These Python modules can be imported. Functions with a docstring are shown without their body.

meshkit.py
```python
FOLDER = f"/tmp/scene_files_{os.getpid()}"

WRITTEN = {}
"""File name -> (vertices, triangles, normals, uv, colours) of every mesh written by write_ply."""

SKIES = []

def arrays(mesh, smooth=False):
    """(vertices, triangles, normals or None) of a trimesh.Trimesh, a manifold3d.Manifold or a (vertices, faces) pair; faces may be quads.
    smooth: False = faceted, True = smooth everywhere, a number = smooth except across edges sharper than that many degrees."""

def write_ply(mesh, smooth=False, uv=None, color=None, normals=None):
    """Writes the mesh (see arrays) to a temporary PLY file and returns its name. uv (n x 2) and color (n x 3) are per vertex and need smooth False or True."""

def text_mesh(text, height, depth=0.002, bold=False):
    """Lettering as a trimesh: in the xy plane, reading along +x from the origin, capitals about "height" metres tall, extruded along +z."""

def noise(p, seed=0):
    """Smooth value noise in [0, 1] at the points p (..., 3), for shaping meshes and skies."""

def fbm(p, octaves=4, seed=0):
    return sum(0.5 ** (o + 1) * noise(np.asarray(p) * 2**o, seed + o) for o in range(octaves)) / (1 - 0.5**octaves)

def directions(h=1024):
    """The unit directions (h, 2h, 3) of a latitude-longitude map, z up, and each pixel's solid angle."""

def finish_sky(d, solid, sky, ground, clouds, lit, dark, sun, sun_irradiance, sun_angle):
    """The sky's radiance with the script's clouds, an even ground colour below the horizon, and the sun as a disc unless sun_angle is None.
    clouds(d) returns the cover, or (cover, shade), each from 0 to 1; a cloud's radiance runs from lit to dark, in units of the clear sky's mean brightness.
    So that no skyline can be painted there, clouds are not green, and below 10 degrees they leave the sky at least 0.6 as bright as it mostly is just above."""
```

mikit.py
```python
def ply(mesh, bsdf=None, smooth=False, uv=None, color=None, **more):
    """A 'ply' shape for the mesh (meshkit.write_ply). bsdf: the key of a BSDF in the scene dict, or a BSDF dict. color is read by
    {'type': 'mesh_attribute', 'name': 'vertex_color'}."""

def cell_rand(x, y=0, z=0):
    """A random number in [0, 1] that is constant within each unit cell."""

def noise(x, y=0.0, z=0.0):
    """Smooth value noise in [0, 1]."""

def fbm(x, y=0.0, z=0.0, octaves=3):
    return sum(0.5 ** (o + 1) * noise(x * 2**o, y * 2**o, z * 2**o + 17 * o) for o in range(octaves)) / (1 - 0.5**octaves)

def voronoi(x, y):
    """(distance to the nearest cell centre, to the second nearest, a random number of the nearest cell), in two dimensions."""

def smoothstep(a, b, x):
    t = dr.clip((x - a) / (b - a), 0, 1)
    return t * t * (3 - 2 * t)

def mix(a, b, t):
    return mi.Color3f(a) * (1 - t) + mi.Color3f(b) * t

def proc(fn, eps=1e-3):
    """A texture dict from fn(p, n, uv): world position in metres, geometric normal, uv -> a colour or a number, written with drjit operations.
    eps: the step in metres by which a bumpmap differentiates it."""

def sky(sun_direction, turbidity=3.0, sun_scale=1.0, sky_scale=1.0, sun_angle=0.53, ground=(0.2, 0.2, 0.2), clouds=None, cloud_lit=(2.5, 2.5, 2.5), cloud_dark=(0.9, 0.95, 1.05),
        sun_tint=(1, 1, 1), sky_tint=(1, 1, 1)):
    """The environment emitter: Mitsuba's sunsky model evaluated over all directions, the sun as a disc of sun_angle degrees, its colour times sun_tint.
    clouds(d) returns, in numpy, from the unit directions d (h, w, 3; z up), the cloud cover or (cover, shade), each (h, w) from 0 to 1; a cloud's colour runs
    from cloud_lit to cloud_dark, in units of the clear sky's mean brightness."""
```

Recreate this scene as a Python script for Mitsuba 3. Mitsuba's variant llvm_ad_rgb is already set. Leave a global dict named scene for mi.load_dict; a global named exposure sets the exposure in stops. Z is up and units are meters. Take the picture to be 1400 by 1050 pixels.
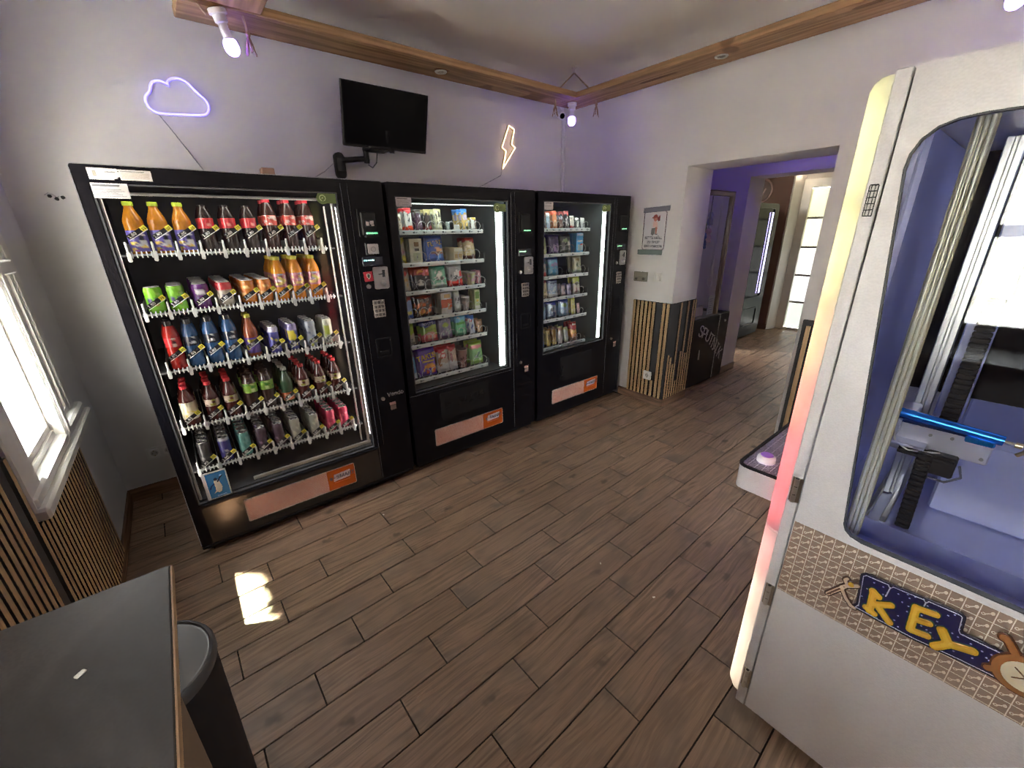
import math, random
import numpy as np, trimesh, mitsuba as mi, mikit, meshkit, drjit as dr
from shapely.geometry import Polygon, Point, LineString, box as sbox
from shapely import affinity
from shapely.ops import unary_union
T = mi.ScalarTransform4f
scene, labels = {}, {}
rng = random.Random(7)

# ---------------------------------------------------------------- camera, sky, exposure
CAM_H = 1.5617
YAW, PITCH, ROLL, FPX = 0.676219, 0.355858, 0.019135, 560.61
_f = np.array([math.sin(YAW) * math.cos(PITCH), math.cos(YAW) * math.cos(PITCH), -math.sin(PITCH)])
_r = np.array([math.cos(YAW), -math.sin(YAW), 0.0])
_d = np.cross(_f, _r)
_up = -(-math.sin(ROLL) * _r + math.cos(ROLL) * _d)
scene['camera'] = {'type': 'perspective', 'fov': math.degrees(2 * math.atan(700 / FPX)), 'fov_axis': 'x', 'near_clip': 0.02, 'far_clip': 200.0,
                   'to_world': T().look_at(origin=[0, 0, CAM_H], target=[float(_f[0]), float(_f[1]), CAM_H + float(_f[2])], up=_up.tolist())}
DAY = 115.0
SUN = (-0.85, 0.47, 1.70)
def haze(d):
    n = meshkit.noise(d * 4.0 + 3, 2) * .6 + meshkit.noise(d * 9.0, 3) * .4
    return np.clip(.55 + .6 * (n - .4), 0, .9), np.clip(.9 * (n - .45), 0, 1)
scene['sky'] = mikit.sky(SUN, turbidity=3.0, sun_scale=110.0, sky_scale=DAY, sun_angle=0.6, ground=(0.35, 0.34, 0.32), sky_tint=(1.17, 1.0, 0.86), clouds=haze, cloud_lit=(2.7, 2.65, 2.45), cloud_dark=(1.9, 1.9, 1.85))
exposure = 0.74

# ---------------------------------------------------------------- helpers
USED = {}
def key(name):
    n = USED.get(name, -1) + 1
    if n == 0 and name in scene: n = 1
    USED[name] = n
    return name if n == 0 else f'{name}_{n:03d}'
def L(k, label=None, cat=None, group=None, kind=None):
    d = labels.setdefault(k, {})
    for a, b in (('label', label), ('category', cat), ('group', group), ('kind', kind)):
        if b: d[a] = b
    return k
def bx(x0, x1, y0, y1, z0, z1, b=0.0):
    x0, x1 = min(x0, x1), max(x0, x1); y0, y1 = min(y0, y1), max(y0, y1); z0, z1 = min(z0, z1), max(z0, z1)
    if b <= 0:
        m = trimesh.creation.box(extents=(x1 - x0, y1 - y0, z1 - z0)); m.apply_translation(((x0 + x1) / 2, (y0 + y1) / 2, (z0 + z1) / 2)); return m
    b = min(b, (x1 - x0) * .45, (y1 - y0) * .45, (z1 - z0) * .45)
    pts = []
    for x, sx in ((x0, 1), (x1, -1)):
        for y, sy in ((y0, 1), (y1, -1)):
            for z, sz in ((z0, 1), (z1, -1)):
                pts += [(x + sx * b, y + sy * b, z), (x + sx * b, y, z + sz * b), (x, y + sy * b, z + sz * b)]
    return trimesh.convex.convex_hull(np.array(pts))
def cyl(p0, p1, r, n=16, r2=None):
    p0, p1 = np.array(p0, float), np.array(p1, float)
    if r2 is None: r2 = r
    h = np.linalg.norm(p1 - p0)
    m = trimesh.creation.revolve([(0, 0), (r, 0), (r2, h), (0, h)], sections=n)
    m.apply_transform(trimesh.geometry.align_vectors([0, 0, 1], (p1 - p0) / h)); m.apply_translation(p0)
    return m
def tube(pts, r, n=8, closed=False):
    p = np.asarray(pts, float); k = len(p)
    if closed: t = np.roll(p, -1, 0) - np.roll(p, 1, 0)
    else: t = np.gradient(p, axis=0)
    t /= np.linalg.norm(t, axis=1, keepdims=True) + 1e-12
    a = np.cross(t[0], [0.31, 0.2, 0.93]); a /= np.linalg.norm(a)
    A = []
    for i in range(k):
        a = a - t[i] * np.dot(a, t[i]); a /= np.linalg.norm(a) + 1e-12; A.append(a.copy())
    A = np.array(A); B = np.cross(t, A); ang = np.arange(n) * 2 * np.pi / n
    v = p[:, None] + r * (np.cos(ang)[None, :, None] * A[:, None] + np.sin(ang)[None, :, None] * B[:, None])
    f = []
    for i in range(k if closed else k - 1):
        i2 = (i + 1) % k
        for j in range(n):
            j2 = (j + 1) % n
            f += [(i * n + j, i * n + j2, i2 * n + j2), (i * n + j, i2 * n + j2, i2 * n + j)]
    v = v.reshape(-1, 3)
    if not closed:
        c = len(v); v = np.vstack([v, p[0], p[-1]])
        for j in range(n):
            j2 = (j + 1) % n
            f += [(c, j2, j), (c + 1, (k - 1) * n + j, (k - 1) * n + j2)]
    return trimesh.Trimesh(v, f, process=False)
def lathe(prof, n=20, at=(0, 0, 0)):
    m = trimesh.creation.revolve(np.array(prof, float), sections=n); m.apply_translation(at); return m
def prism(poly, h):
    gs = getattr(poly, 'geoms', [poly])
    return trimesh.util.concatenate([trimesh.creation.extrude_polygon(g, h, engine='earcut') for g in gs if g.area > 1e-9])
MY = np.array([[1, 0, 0, 0], [0, 0, 1, 0], [0, 1, 0, 0], [0, 0, 0, 1.0]])      # (a,b,c) -> x=a, z=b, y=c
MX = np.array([[0, 0, 1, 0], [1, 0, 0, 0], [0, 1, 0, 0], [0, 0, 0, 1.0]])      # (a,b,c) -> y=a, z=b, x=c
def pr_y(poly, y0, y1):
    m = prism(poly, abs(y1 - y0)); m.apply_transform(MY); m.apply_translation((0, min(y0, y1), 0)); return m
def pr_x(poly, x0, x1):
    m = prism(poly, abs(x1 - x0)); m.apply_transform(MX); m.apply_translation((min(x0, x1), 0, 0)); return m
def rrect(x0, y0, x1, y1, r):
    return sbox(x0 + r, y0 + r, x1 - r, y1 - r).buffer(r, quad_segs=6)
def text_y(s, h, x, y, z, bold=False, d=0.0012, align='l', rot=0):            # reads along +x, faces -y
    m = meshkit.text_mesh(s, h, d, bold); w = m.bounds[1][0] - m.bounds[0][0]
    m.apply_translation((-m.bounds[0][0] - (w / 2 if align == 'c' else 0), 0, 0))
    if rot: m.apply_transform(trimesh.transformations.rotation_matrix(rot, [0, 0, 1]))
    m.apply_transform(np.array([[1, 0, 0, x], [0, 0, -1, y], [0, 1, 0, z], [0, 0, 0, 1.0]])); return m
def text_x(s, h, x, y, z, bold=False, d=0.0012, align='l', rot=0):            # faces -x, reads along -y
    m = meshkit.text_mesh(s, h, d, bold); w = m.bounds[1][0] - m.bounds[0][0]
    m.apply_translation((-m.bounds[0][0] - (w / 2 if align == 'c' else 0), 0, 0))
    if rot: m.apply_transform(trimesh.transformations.rotation_matrix(rot, [0, 0, 1]))
    m.apply_transform(np.array([[0, 0, -1, x], [-1, 0, 0, y], [0, 1, 0, z], [0, 0, 0, 1.0]])); return m
def srgb(*c):
    c = np.array(c, float) / 255
    return tuple(float(x) for x in np.where(c < 0.04045, c / 12.92, ((c + 0.055) / 1.055) ** 2.4))
def cat(*ms): return trimesh.util.concatenate([m for m in ms])
def mk(meshes, mat, smooth=30, **more):
    """meshes: one mesh, or a list of (mesh, colour or function of vertices) that makes one vertex-coloured mesh"""
    if not isinstance(meshes, list): return mikit.ply(meshes, mat, smooth=smooth, **more)
    ms, cs = [], []
    for m, c in meshes:
        m = trimesh.Trimesh(np.array(m.vertices), np.array(m.faces), process=False)
        if smooth is not True: m = trimesh.graph.smooth_shade(m, angle=np.radians(smooth), facet_minarea=None)
        ms.append(m); cs.append(c(np.array(m.vertices)) if callable(c) else np.tile(np.array(c, float), (len(m.vertices), 1)))
    return mikit.ply(cat(*ms) if len(ms) > 1 else ms[0], mat, smooth=True, color=np.vstack(cs), **more)
def add(k, meshes, mat, label=None, cat_=None, group=None, kind=None, smooth=30, **more):
    k = key(k); scene[k] = mk(meshes, mat, smooth, **more)
    if label or cat_ or group or kind: L(k, label, cat_, group, kind)
    return k
def thing(name, label, cat_, group=None):
    k = key(name); L(k, label, cat_, group); return k
def emit(k, mesh, rad, mat='m_emitbase', **kw):
    k = key(k); d = mikit.ply(mesh, mat, smooth=kw.pop('smooth', 30)); d['emitter'] = {'type': 'area', 'radiance': rad if isinstance(rad, dict) else {'type': 'rgb', 'value': list(map(float, rad))}}
    scene[k] = d
    if kw: L(k, **kw)
    return k
def rgb(c): return {'type': 'rgb', 'value': [float(x) for x in c]}
def pbr(name, col, rough=0.5, metal=0.0, spec=0.5, coat=0.0, coat_gloss=0.9, bump=None, bump_scale=1.0):
    b = {'type': 'principled', 'base_color': col if isinstance(col, dict) else rgb(col), 'roughness': rough, 'metallic': metal, 'specular': spec}
    if coat: b['clearcoat'] = coat; b['clearcoat_gloss'] = coat_gloss
    if bump is not None: b = {'type': 'bumpmap', 'arbitrary': bump, 'scale': bump_scale, 'bsdf': b}
    scene[name] = {'type': 'twosided', 'bsdf': b}
noise, fbm, cell_rand, smoothstep, mix = mikit.noise, mikit.fbm, mikit.cell_rand, mikit.smoothstep, mikit.mix
VC = {'type': 'mesh_attribute', 'name': 'vertex_color'}

# ---------------------------------------------------------------- materials
pbr('m_vc', VC, 0.6, spec=0.35)
pbr('m_vcg', VC, 0.22, spec=0.5)
pbr('m_foil', VC, 0.33, spec=0.7)
pbr('m_vcmetal', VC, 0.28, metal=0.85)
pbr('m_black', (0.003, 0.003, 0.0045), 0.26, spec=0.07)
pbr('m_blackmatte', (0.006, 0.006, 0.007), 0.55, spec=0.1)
pbr('m_felt', (0.010, 0.009, 0.009), 0.95, spec=0.1)
pbr('m_inner', (0.065, 0.072, 0.072), 0.5, spec=0.4)
pbr('m_innerdark', (0.035, 0.036, 0.04), 0.5, spec=0.4)
pbr('m_alu', (0.55, 0.55, 0.55), 0.35, metal=0.9)
pbr('m_chrome', (0.75, 0.74, 0.72), 0.12, metal=1.0)
pbr('m_whiteplastic', srgb(235, 235, 232), 0.35)
pbr('m_rail', srgb(222, 226, 224), 0.4)
pbr('m_emitbase', (0.8, 0.8, 0.8), 0.6)
pbr('m_screen', (0.0012, 0.0012, 0.0018), 0.12, spec=0.03)
pbr('m_cable', (0.25, 0.24, 0.23), 0.6)
scene['m_pane'] = {'type': 'thindielectric', 'int_ior': 1.5}
scene['m_clear'] = {'type': 'thindielectric', 'int_ior': 1.45}

def plaster(base, bumpamp=0.0012):
    def c(p, n, uv):
        t = fbm(p.x * 1.3, p.y * 1.3, p.z * 1.3, 3); s = noise(p.x * 40, p.y * 40, p.z * 40)
        return mi.Color3f(*base) * (0.955 + 0.07 * t + 0.02 * (s - 0.5))
    def b(p, n, uv): return fbm(p.x * 14, p.y * 14, p.z * 14, 3) * 0.8 + fbm(p.x * 70, p.y * 70, p.z * 70, 2) * 0.25
    return mikit.proc(c), mikit.proc(b)
_c, _b = plaster(srgb(222, 219, 214))
pbr('m_wall', _c, 0.8, spec=0.2, bump=_b, bump_scale=0.003)
pbr('m_ceiling', srgb(225, 221, 214), 0.85, spec=0.2)
pbr('m_brownwall', srgb(98, 74, 64), 0.8, spec=0.2)
def plank_col(p, n, uv):
    cu, cv = dr.floor(uv.x / 8), dr.floor(uv.y / 8)
    u, v = uv.x - cu * 8, uv.y - cv * 8
    t = cell_rand(cu, cv, 1); t2 = cell_rand(cu, cv, 2); ox = 50 * t2; oy = 31 * t
    w = fbm(u * 3 + ox, v * 9 + oy, 0.0, 2) - 0.5
    g = fbm(u * 5 + ox + 2 * w, v * 120 + oy + 8 * w, 0.0, 4)
    fine = noise(u * 22 + ox, v * 460 + oy, 3.0)
    ring = 0.5 + 0.5 * dr.sin((v * 34 + 3.2 * fbm(u * 2.2 + ox, v * 5 + oy, 7.0, 3)) * 6.2832)
    patch = smoothstep(0.55, 0.80, fbm(u * 3.6 + oy, v * 8.0 + ox, 5.0, 4))
    ku, kv = 0.1 + 0.4 * cell_rand(cu, cv, 5), 0.03 + 0.08 * cell_rand(cu, cv, 6)
    kd = dr.sqrt(dr.square((u - ku) * 0.55) + dr.square(v - kv))
    knot = dr.select(cell_rand(cu, cv, 7) > 0.62, smoothstep(0.026, 0.004, kd + 0.014 * (noise(u * 60 + ox, v * 60 + oy, 1.0) - 0.5)), 0.0)
    base = mix(srgb(122, 99, 80), srgb(142, 117, 95), t)
    c = mix(srgb(104, 82, 66), base, smoothstep(0.20, 0.66, g))
    c = c * (0.88 + 0.22 * fine) * (0.975 + 0.035 * ring)
    ends = smoothstep(0.12, 0.0, u) + smoothstep(0.48, 0.60, u)
    c = mix(c, mi.Color3f(*srgb(72, 62, 55)), dr.clip(0.75 * patch * (.45 + .5 * g) + 0.5 * ends * smoothstep(.45, .7, fbm(u * 9 + ox, v * 16 + oy, 8.0, 3)), 0, .8))
    c = mix(c, mi.Color3f(*srgb(54, 44, 38)), 0.75 * knot)
    return c * (0.93 + 0.13 * t2)
pbr('m_plank', mikit.proc(plank_col), 0.42, spec=0.4)
pbr('m_grout', srgb(26, 20, 16), 0.9, spec=0.1)
pbr('m_skirting', mikit.proc(lambda p, n, uv: mix(srgb(66, 46, 33), srgb(98, 72, 54), smoothstep(0.25, 0.7, fbm(p.x * 4 + p.y * 4, p.z * 60, p.y * 3 - p.x, 3)))), 0.45)
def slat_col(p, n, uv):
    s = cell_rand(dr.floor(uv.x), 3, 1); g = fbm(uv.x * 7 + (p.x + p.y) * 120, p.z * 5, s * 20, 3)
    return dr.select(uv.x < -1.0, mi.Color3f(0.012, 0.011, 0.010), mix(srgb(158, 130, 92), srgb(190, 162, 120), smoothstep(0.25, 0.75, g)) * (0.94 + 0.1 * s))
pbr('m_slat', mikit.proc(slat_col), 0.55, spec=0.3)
pbr('m_slatblack', (0.018, 0.017, 0.017), 0.6, spec=0.3)
def beam_col(p, n, uv):
    g = fbm(uv.x * 2.5, uv.y * 50 + 3 * fbm(uv.x * 1.5, uv.y * 6, 2.0, 2), 1.0, 4)
    k = smoothstep(0.80, 0.88, noise(uv.x * 5, uv.y * 14, 4.0))
    c = mix(srgb(116, 86, 60), srgb(154, 118, 86), smoothstep(0.2, 0.8, g))
    return mix(c, mi.Color3f(*srgb(72, 40, 22)), 0.75 * k)
pbr('m_beam', mikit.proc(beam_col), 0.6, spec=0.3)
pbr('m_frame', srgb(228, 224, 214), 0.4)
def stone_col(p, n, uv):
    v = fbm(p.x * 7 + 3 * fbm(p.x * 3, p.y * 3, 0.0, 2), p.y * 4 - p.x * 3, 1.0, 4)
    s = noise(p.x * 400, p.y * 400, 2.0)
    c = mix(srgb(34, 33, 34), srgb(52, 50, 50), smoothstep(0.3, 0.7, v)) * (0.92 + 0.16 * s)
    streak = smoothstep(0.83, 0.9, noise(p.x * 60 + p.y * 20, p.y * 9 - p.x * 14, 6.0)) * smoothstep(0.6, 0.75, noise(p.x * 6, p.y * 6, 9.0))
    return mix(c, mi.Color3f(*srgb(120, 120, 122)), 0.7 * streak)
pbr('m_stone', mikit.proc(stone_col), 0.45, spec=0.4)
pbr('m_edge', srgb(140, 112, 80), 0.5)
pbr('m_brownpanel', srgb(70, 55, 42), 0.5)
def powder(base):
    return mikit.proc(lambda p, n, uv: mi.Color3f(*base) * (0.93 + 0.12 * noise(p.x * 330, p.y * 330, p.z * 330)))
pbr('m_powder', powder(srgb(210, 206, 205)), 0.38, spec=0.5, bump=mikit.proc(lambda p, n, uv: noise(p.x * 420, p.y * 420, p.z * 420)), bump_scale=0.00025)
pbr('m_clawinside', srgb(176, 182, 224), 0.25, spec=0.5)

# ---------------------------------------------------------------- room shell
XL, YB, XR, ZC = -0.52, 3.225, 3.29, 2.75
def wall_poly(y0, y1, z0, z1, holes):
    p = sbox(y0, z0, y1, z1)
    for h in holes: p = p.difference(sbox(*h))
    return p
W1 = (1.93, 0.80, 2.74, 2.15)              # hole (y0, z0, y1, z1) of window 1
W2 = (-0.55, 1.06, 0.20, 1.86)             # second window, beside the camera
add('wall_left', pr_x(wall_poly(-1.9, YB + 0.3, -0.02, ZC, [W1, W2]), XL - 0.06, XL), 'm_wall', kind='structure', smooth=False)
add('wall_back', bx(XL, 3.69, YB, YB + 0.3, -0.02, ZC), 'm_wall', kind='structure', smooth=False)
DOOR = (0.926, -0.05, 1.885, 2.01)
add('wall_right', pr_x(wall_poly(-1.9, YB, -0.02, ZC, [DOOR]), XR, 3.69), 'm_wall', kind='structure', smooth=False)
W3 = (1.90, 0.90, 2.75, 1.95)
add('wall_front', pr_y(wall_poly(XL - .32, 3.69, -.02, ZC, [W3]), -2.2, -1.9), 'm_wall', kind='structure', smooth=False)
add('ceiling', bx(XL - 0.32, 3.69, -2.2, YB + 0.3, ZC, ZC + 0.15), 'm_ceiling', kind='structure', smooth=False)
# passage and far room
add('wall_passage', pr_x(wall_poly(-0.6, 2.9, -0.02, 2.6, [(0.4, -0.05, 1.96, 2.02)]), 4.58, 4.92), 'm_wall', kind='structure', smooth=False)
add('wall_alcove', bx(3.69, 4.58, 2.72, 2.9, -0.02, 2.6), 'm_wall', kind='structure', smooth=False)
add('wall_passage_end', bx(3.69, 8.0, -0.75, -0.6, -0.02, 2.6), 'm_wall', kind='structure', smooth=False)
add('ceiling_passage', bx(3.69, 4.58, -0.6, 2.9, 2.6, 2.7), 'm_ceiling', kind='structure', smooth=False)
add('ceiling_far', bx(4.92, 8.0, -0.6, 3.7, 2.34, 2.45), 'm_ceiling', kind='structure', smooth=False)
add('wall_far_left', bx(4.92, 7.3, 3.4, 3.6, -0.02, 2.34), 'm_brownwall', kind='structure', smooth=False)
add('wall_far_brown', bx(7.3, 7.9, 2.52, 3.6, -0.02, 2.34), 'm_brownwall', kind='structure', smooth=False)
add('wall_far', cat(bx(7.6, 7.9, -0.6, 1.50, -0.02, 2.34), bx(7.55, 7.9, 1.50, 2.52, 2.14, 2.34), prism(Polygon([(7.305, 2.53), (7.305, 2.50), (7.62, 2.42), (7.62, 2.53)]), 2.34)), 'm_wall', kind='structure', smooth=False)

# floor: grout bed with one plank per tile
fl = add('floor', bx(XL - 0.02, 7.9, -2.0, 3.45, -0.06, -0.004), 'm_grout', kind='structure', smooth=False)
PR = 0.1505; PL = 0.602
OFF = {-1: .47, 0: .0587, 1: .268, 2: .057, 3: .467, 4: .27, 5: .075, 6: .478, 7: .28, 8: .08, 9: .462, 10: .262}
SEQ = [.47, .27, .075]
cR, sR = math.cos(0.020), math.sin(0.020)
FREE = unary_union([sbox(XL, -1.88, XR, YB), sbox(XR - .01, DOOR[0], 3.70, DOOR[2]), sbox(3.69, -0.6, 4.58, 2.72), sbox(4.57, 0.4, 4.93, 1.96), sbox(4.92, -0.6, 7.3, 3.4), sbox(7.29, 1.5, 7.62, 2.47)])
stuff_planks = []
pi_ = 0
for k in range(-9, 26):
    off = OFF.get(k, SEQ[(k - 3) % 3] if k > 10 else SEQ[(k - 3) % 3])
    for j in range(-2, 14):
        x0, x1 = off + (j - 1) * PL, off + j * PL
        y1 = 2.088 - PR * k; y0 = y1 - PR
        g = 0.0027
        q = Polygon([(cR * (a - .3) - sR * (b - 1.4) + .3, sR * (a - .3) + cR * (b - 1.4) + 1.4) for a, b in ((x0 + g, y0 + g), (x1 - g, y0 + g), (x1 - g, y1 - g), (x0 + g, y1 - g))])
        q2 = q.intersection(FREE)
        if q2.area < 0.002: continue
        q2 = max(getattr(q2, 'geoms', [q2]), key=lambda a: a.area)
        inn = q2.buffer(-0.0015, join_style=2)
        if inn.area < 0.001: continue
        m = prism(q2, 0.0085); m.apply_translation((0, 0, -0.009 + 0.0006 * (rng.random() - .5)))
        cx, cy = q.centroid.x, q.centroid.y
        v = np.array(m.vertices); a = cR * (v[:, 0] - cx) + sR * (v[:, 1] - cy) + 0.30; b = -sR * (v[:, 0] - cx) + cR * (v[:, 1] - cy) + 0.075
        fx = -1 if rng.random() < .5 else 1
        if fx < 0: a, b = .6 - a, .15 - b
        uv = np.stack([a + 8 * (pi_ + 1), b + 8 * (pi_ % 7 + 1)], 1)
        pi_ += 1
        vis = (cx < 3.4 and cy > -0.15 and (cx < 2.2 or cy > .25) and not (cx > -.1 and cy > 2.5)) or (cx > 3.3 and cy > .55 and cx < 7.6)
        if vis: scene[key('floor__plank')] = mikit.ply(m, 'm_plank', smooth=False, uv=uv)
        else: stuff_planks.append((m, uv))
ms = cat(*[a for a, b in stuff_planks]); scene['floor__plank_rest'] = mikit.ply(ms, 'm_plank', smooth=False, uv=np.vstack([b for a, b in stuff_planks]))
L('floor__plank_rest', kind='stuff')

# skirting boards
add('baseboard_back', bx(XL, 3.29, YB - 0.012, YB, 0, 0.085, .002), 'm_skirting', kind='structure', smooth=False)
add('baseboard_left', bx(XL, XL + 0.012, -1.9, YB - .012, 0, 0.085, .002), 'm_skirting', kind='structure', smooth=False)
add('baseboard_right', cat(bx(XR - 0.022, XR, 1.862, 2.36, 0, 0.075, .002), bx(XR - .022, 3.69, 1.862, 1.885, 0, 0.075, .002), bx(XR - .012, XR, -1.9, .926, 0, 0.075, .002)), 'm_skirting', kind='structure', smooth=False)
add('baseboard_passage', cat(bx(4.568, 4.92, 1.945, 1.96, 0, 0.08, .002), bx(4.568, 4.58, 1.945, 2.7, 0, .08, .002)), 'm_skirting', kind='structure', smooth=False)
add('baseboard_far', bx(7.285, 7.3, 2.50, 3.4, 0, 0.09, .002), 'm_skirting', kind='structure', smooth=False)

# ---------------------------------------------------------------- windows
def quad_x(y0, y1, z0, z1, x):
    return trimesh.Trimesh([[x, y0, z0], [x, y1, z0], [x, y1, z1], [x, y0, z1]], [[0, 1, 2], [0, 2, 3]], process=False)
def ring_x(y0, y1, z0, z1, w, x0, x1):
    return pr_x(sbox(y0, z0, y1, z1).difference(sbox(y0 + w, z0 + w, y1 - w, z1 - w)), x0, x1)
L('window_1', 'white painted wooden window with small sill above the oak slat panel', kind='structure')
y0, z0, y1, z1 = W1
scene['window_1__casing'] = mk(cat(bx(XL, -.498, 1.79, y0, .72, 2.30, .006), bx(XL, -.513, y1, 2.815, .80, 2.30, .003), bx(XL, -.498, 1.79, 2.815, z1, 2.30, .006), bx(XL, -.505, 1.82, 1.86, .76, 2.26, .004)), 'm_frame')
scene['window_1__sill'] = mk(cat(bx(-.60, -.472, 1.79, 2.885, .718, .760, .008), bx(-.60, -.49, 1.80, 2.87, .755, .802, .01)), 'm_frame')
scene['window_1__frame'] = mk(cat(ring_x(y0, y1, z0, z1, .026, -.572, -.522), bx(-.57, -.50, y0, y1, 1.435, 1.49, .006)), 'm_frame')
scene['window_1__mullion'] = mk(cat(bx(-.565, -.485, 2.39, 2.445, .765, z1, .008), bx(-.485, -.479, 2.40, 2.435, .79, z1, .003)), 'm_frame')
for a, b, c, d in ((1.958, 2.400, .828, 1.435), (2.45, 2.712, .828, 1.435), (1.958, 2.400, 1.49, 2.122), (2.45, 2.712, 1.49, 2.122)):
    k = key('window_1__sash'); scene[k] = mk(cat(ring_x(a, b, c, d, .026, -.560, -.530), ring_x(a + .022, b - .022, c + .022, d - .022, .008, -.552, -.538)), 'm_frame', smooth=False)
    scene[k + '__pane'] = mk(quad_x(a + .028, b - .028, c + .028, d - .028, -.545), 'm_pane', smooth=False)
L('window_2', 'white framed window', kind='structure')
y0, z0, y1, z1 = W2
scene['window_2__frame'] = mk(cat(ring_x(y0, y1, z0, z1, .05, -.575, -.53), bx(-.57, -.54, -.205, -.145, z0, z1), bx(-.57, -.54, y0, y1, 1.50, 1.55)), 'm_frame', smooth=False)
for a, b in ((y0 + .05, -.205), (-.145, y1 - .05)):
    for c, d in ((z0 + .05, 1.50), (1.55, z1 - .05)):
        scene[key('window_2__pane')] = mk(quad_x(a, b, c, d, -.555), 'm_pane', smooth=False)
L('window_3', 'white framed window in the wall behind the camera', kind='structure')
scene['window_3__frame'] = mk(pr_y(sbox(*W3).difference(sbox(W3[0] + .05, W3[1] + .05, 2.32, W3[3] - .05)).difference(sbox(2.38, W3[1] + .05, W3[2] - .05, W3[3] - .05)), -2.06, -1.98), 'm_frame', smooth=False)
for a, b in ((W3[0] + .05, 2.32), (2.38, W3[2] - .05)):
    scene[key('window_3__pane')] = mk(trimesh.Trimesh([[a, -2.02, W3[1] + .05], [b, -2.02, W3[1] + .05], [b, -2.02, W3[3] - .05], [a, -2.02, W3[3] - .05]], [[0, 1, 2], [0, 2, 3]]), 'm_pane', smooth=False)
t = thing('added_sun_blocker', 'added white sun blocker outside, unseen, over the window beside the camera', 'added_sun_blocker')  # unseen cloth added outside to keep the sun off the counter
pbr('m_sun_blocker', srgb(226, 222, 212), 0.9)
add(t + '__cloth', bx(-1.70, XL - .06, -.95, .95, 2.50, 2.515), 'm_sun_blocker', smooth=False)
add(t + '__rod', cat(cyl((-1.70, -.95, 2.50), (-1.70, .95, 2.50), .02, 10), cyl((-1.70, -.94, 2.50), (-.585, -.94, 2.3), .015, 8), cyl((-1.70, .94, 2.50), (-.585, .94, 2.3), .015, 8)), 'm_frame')
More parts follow.
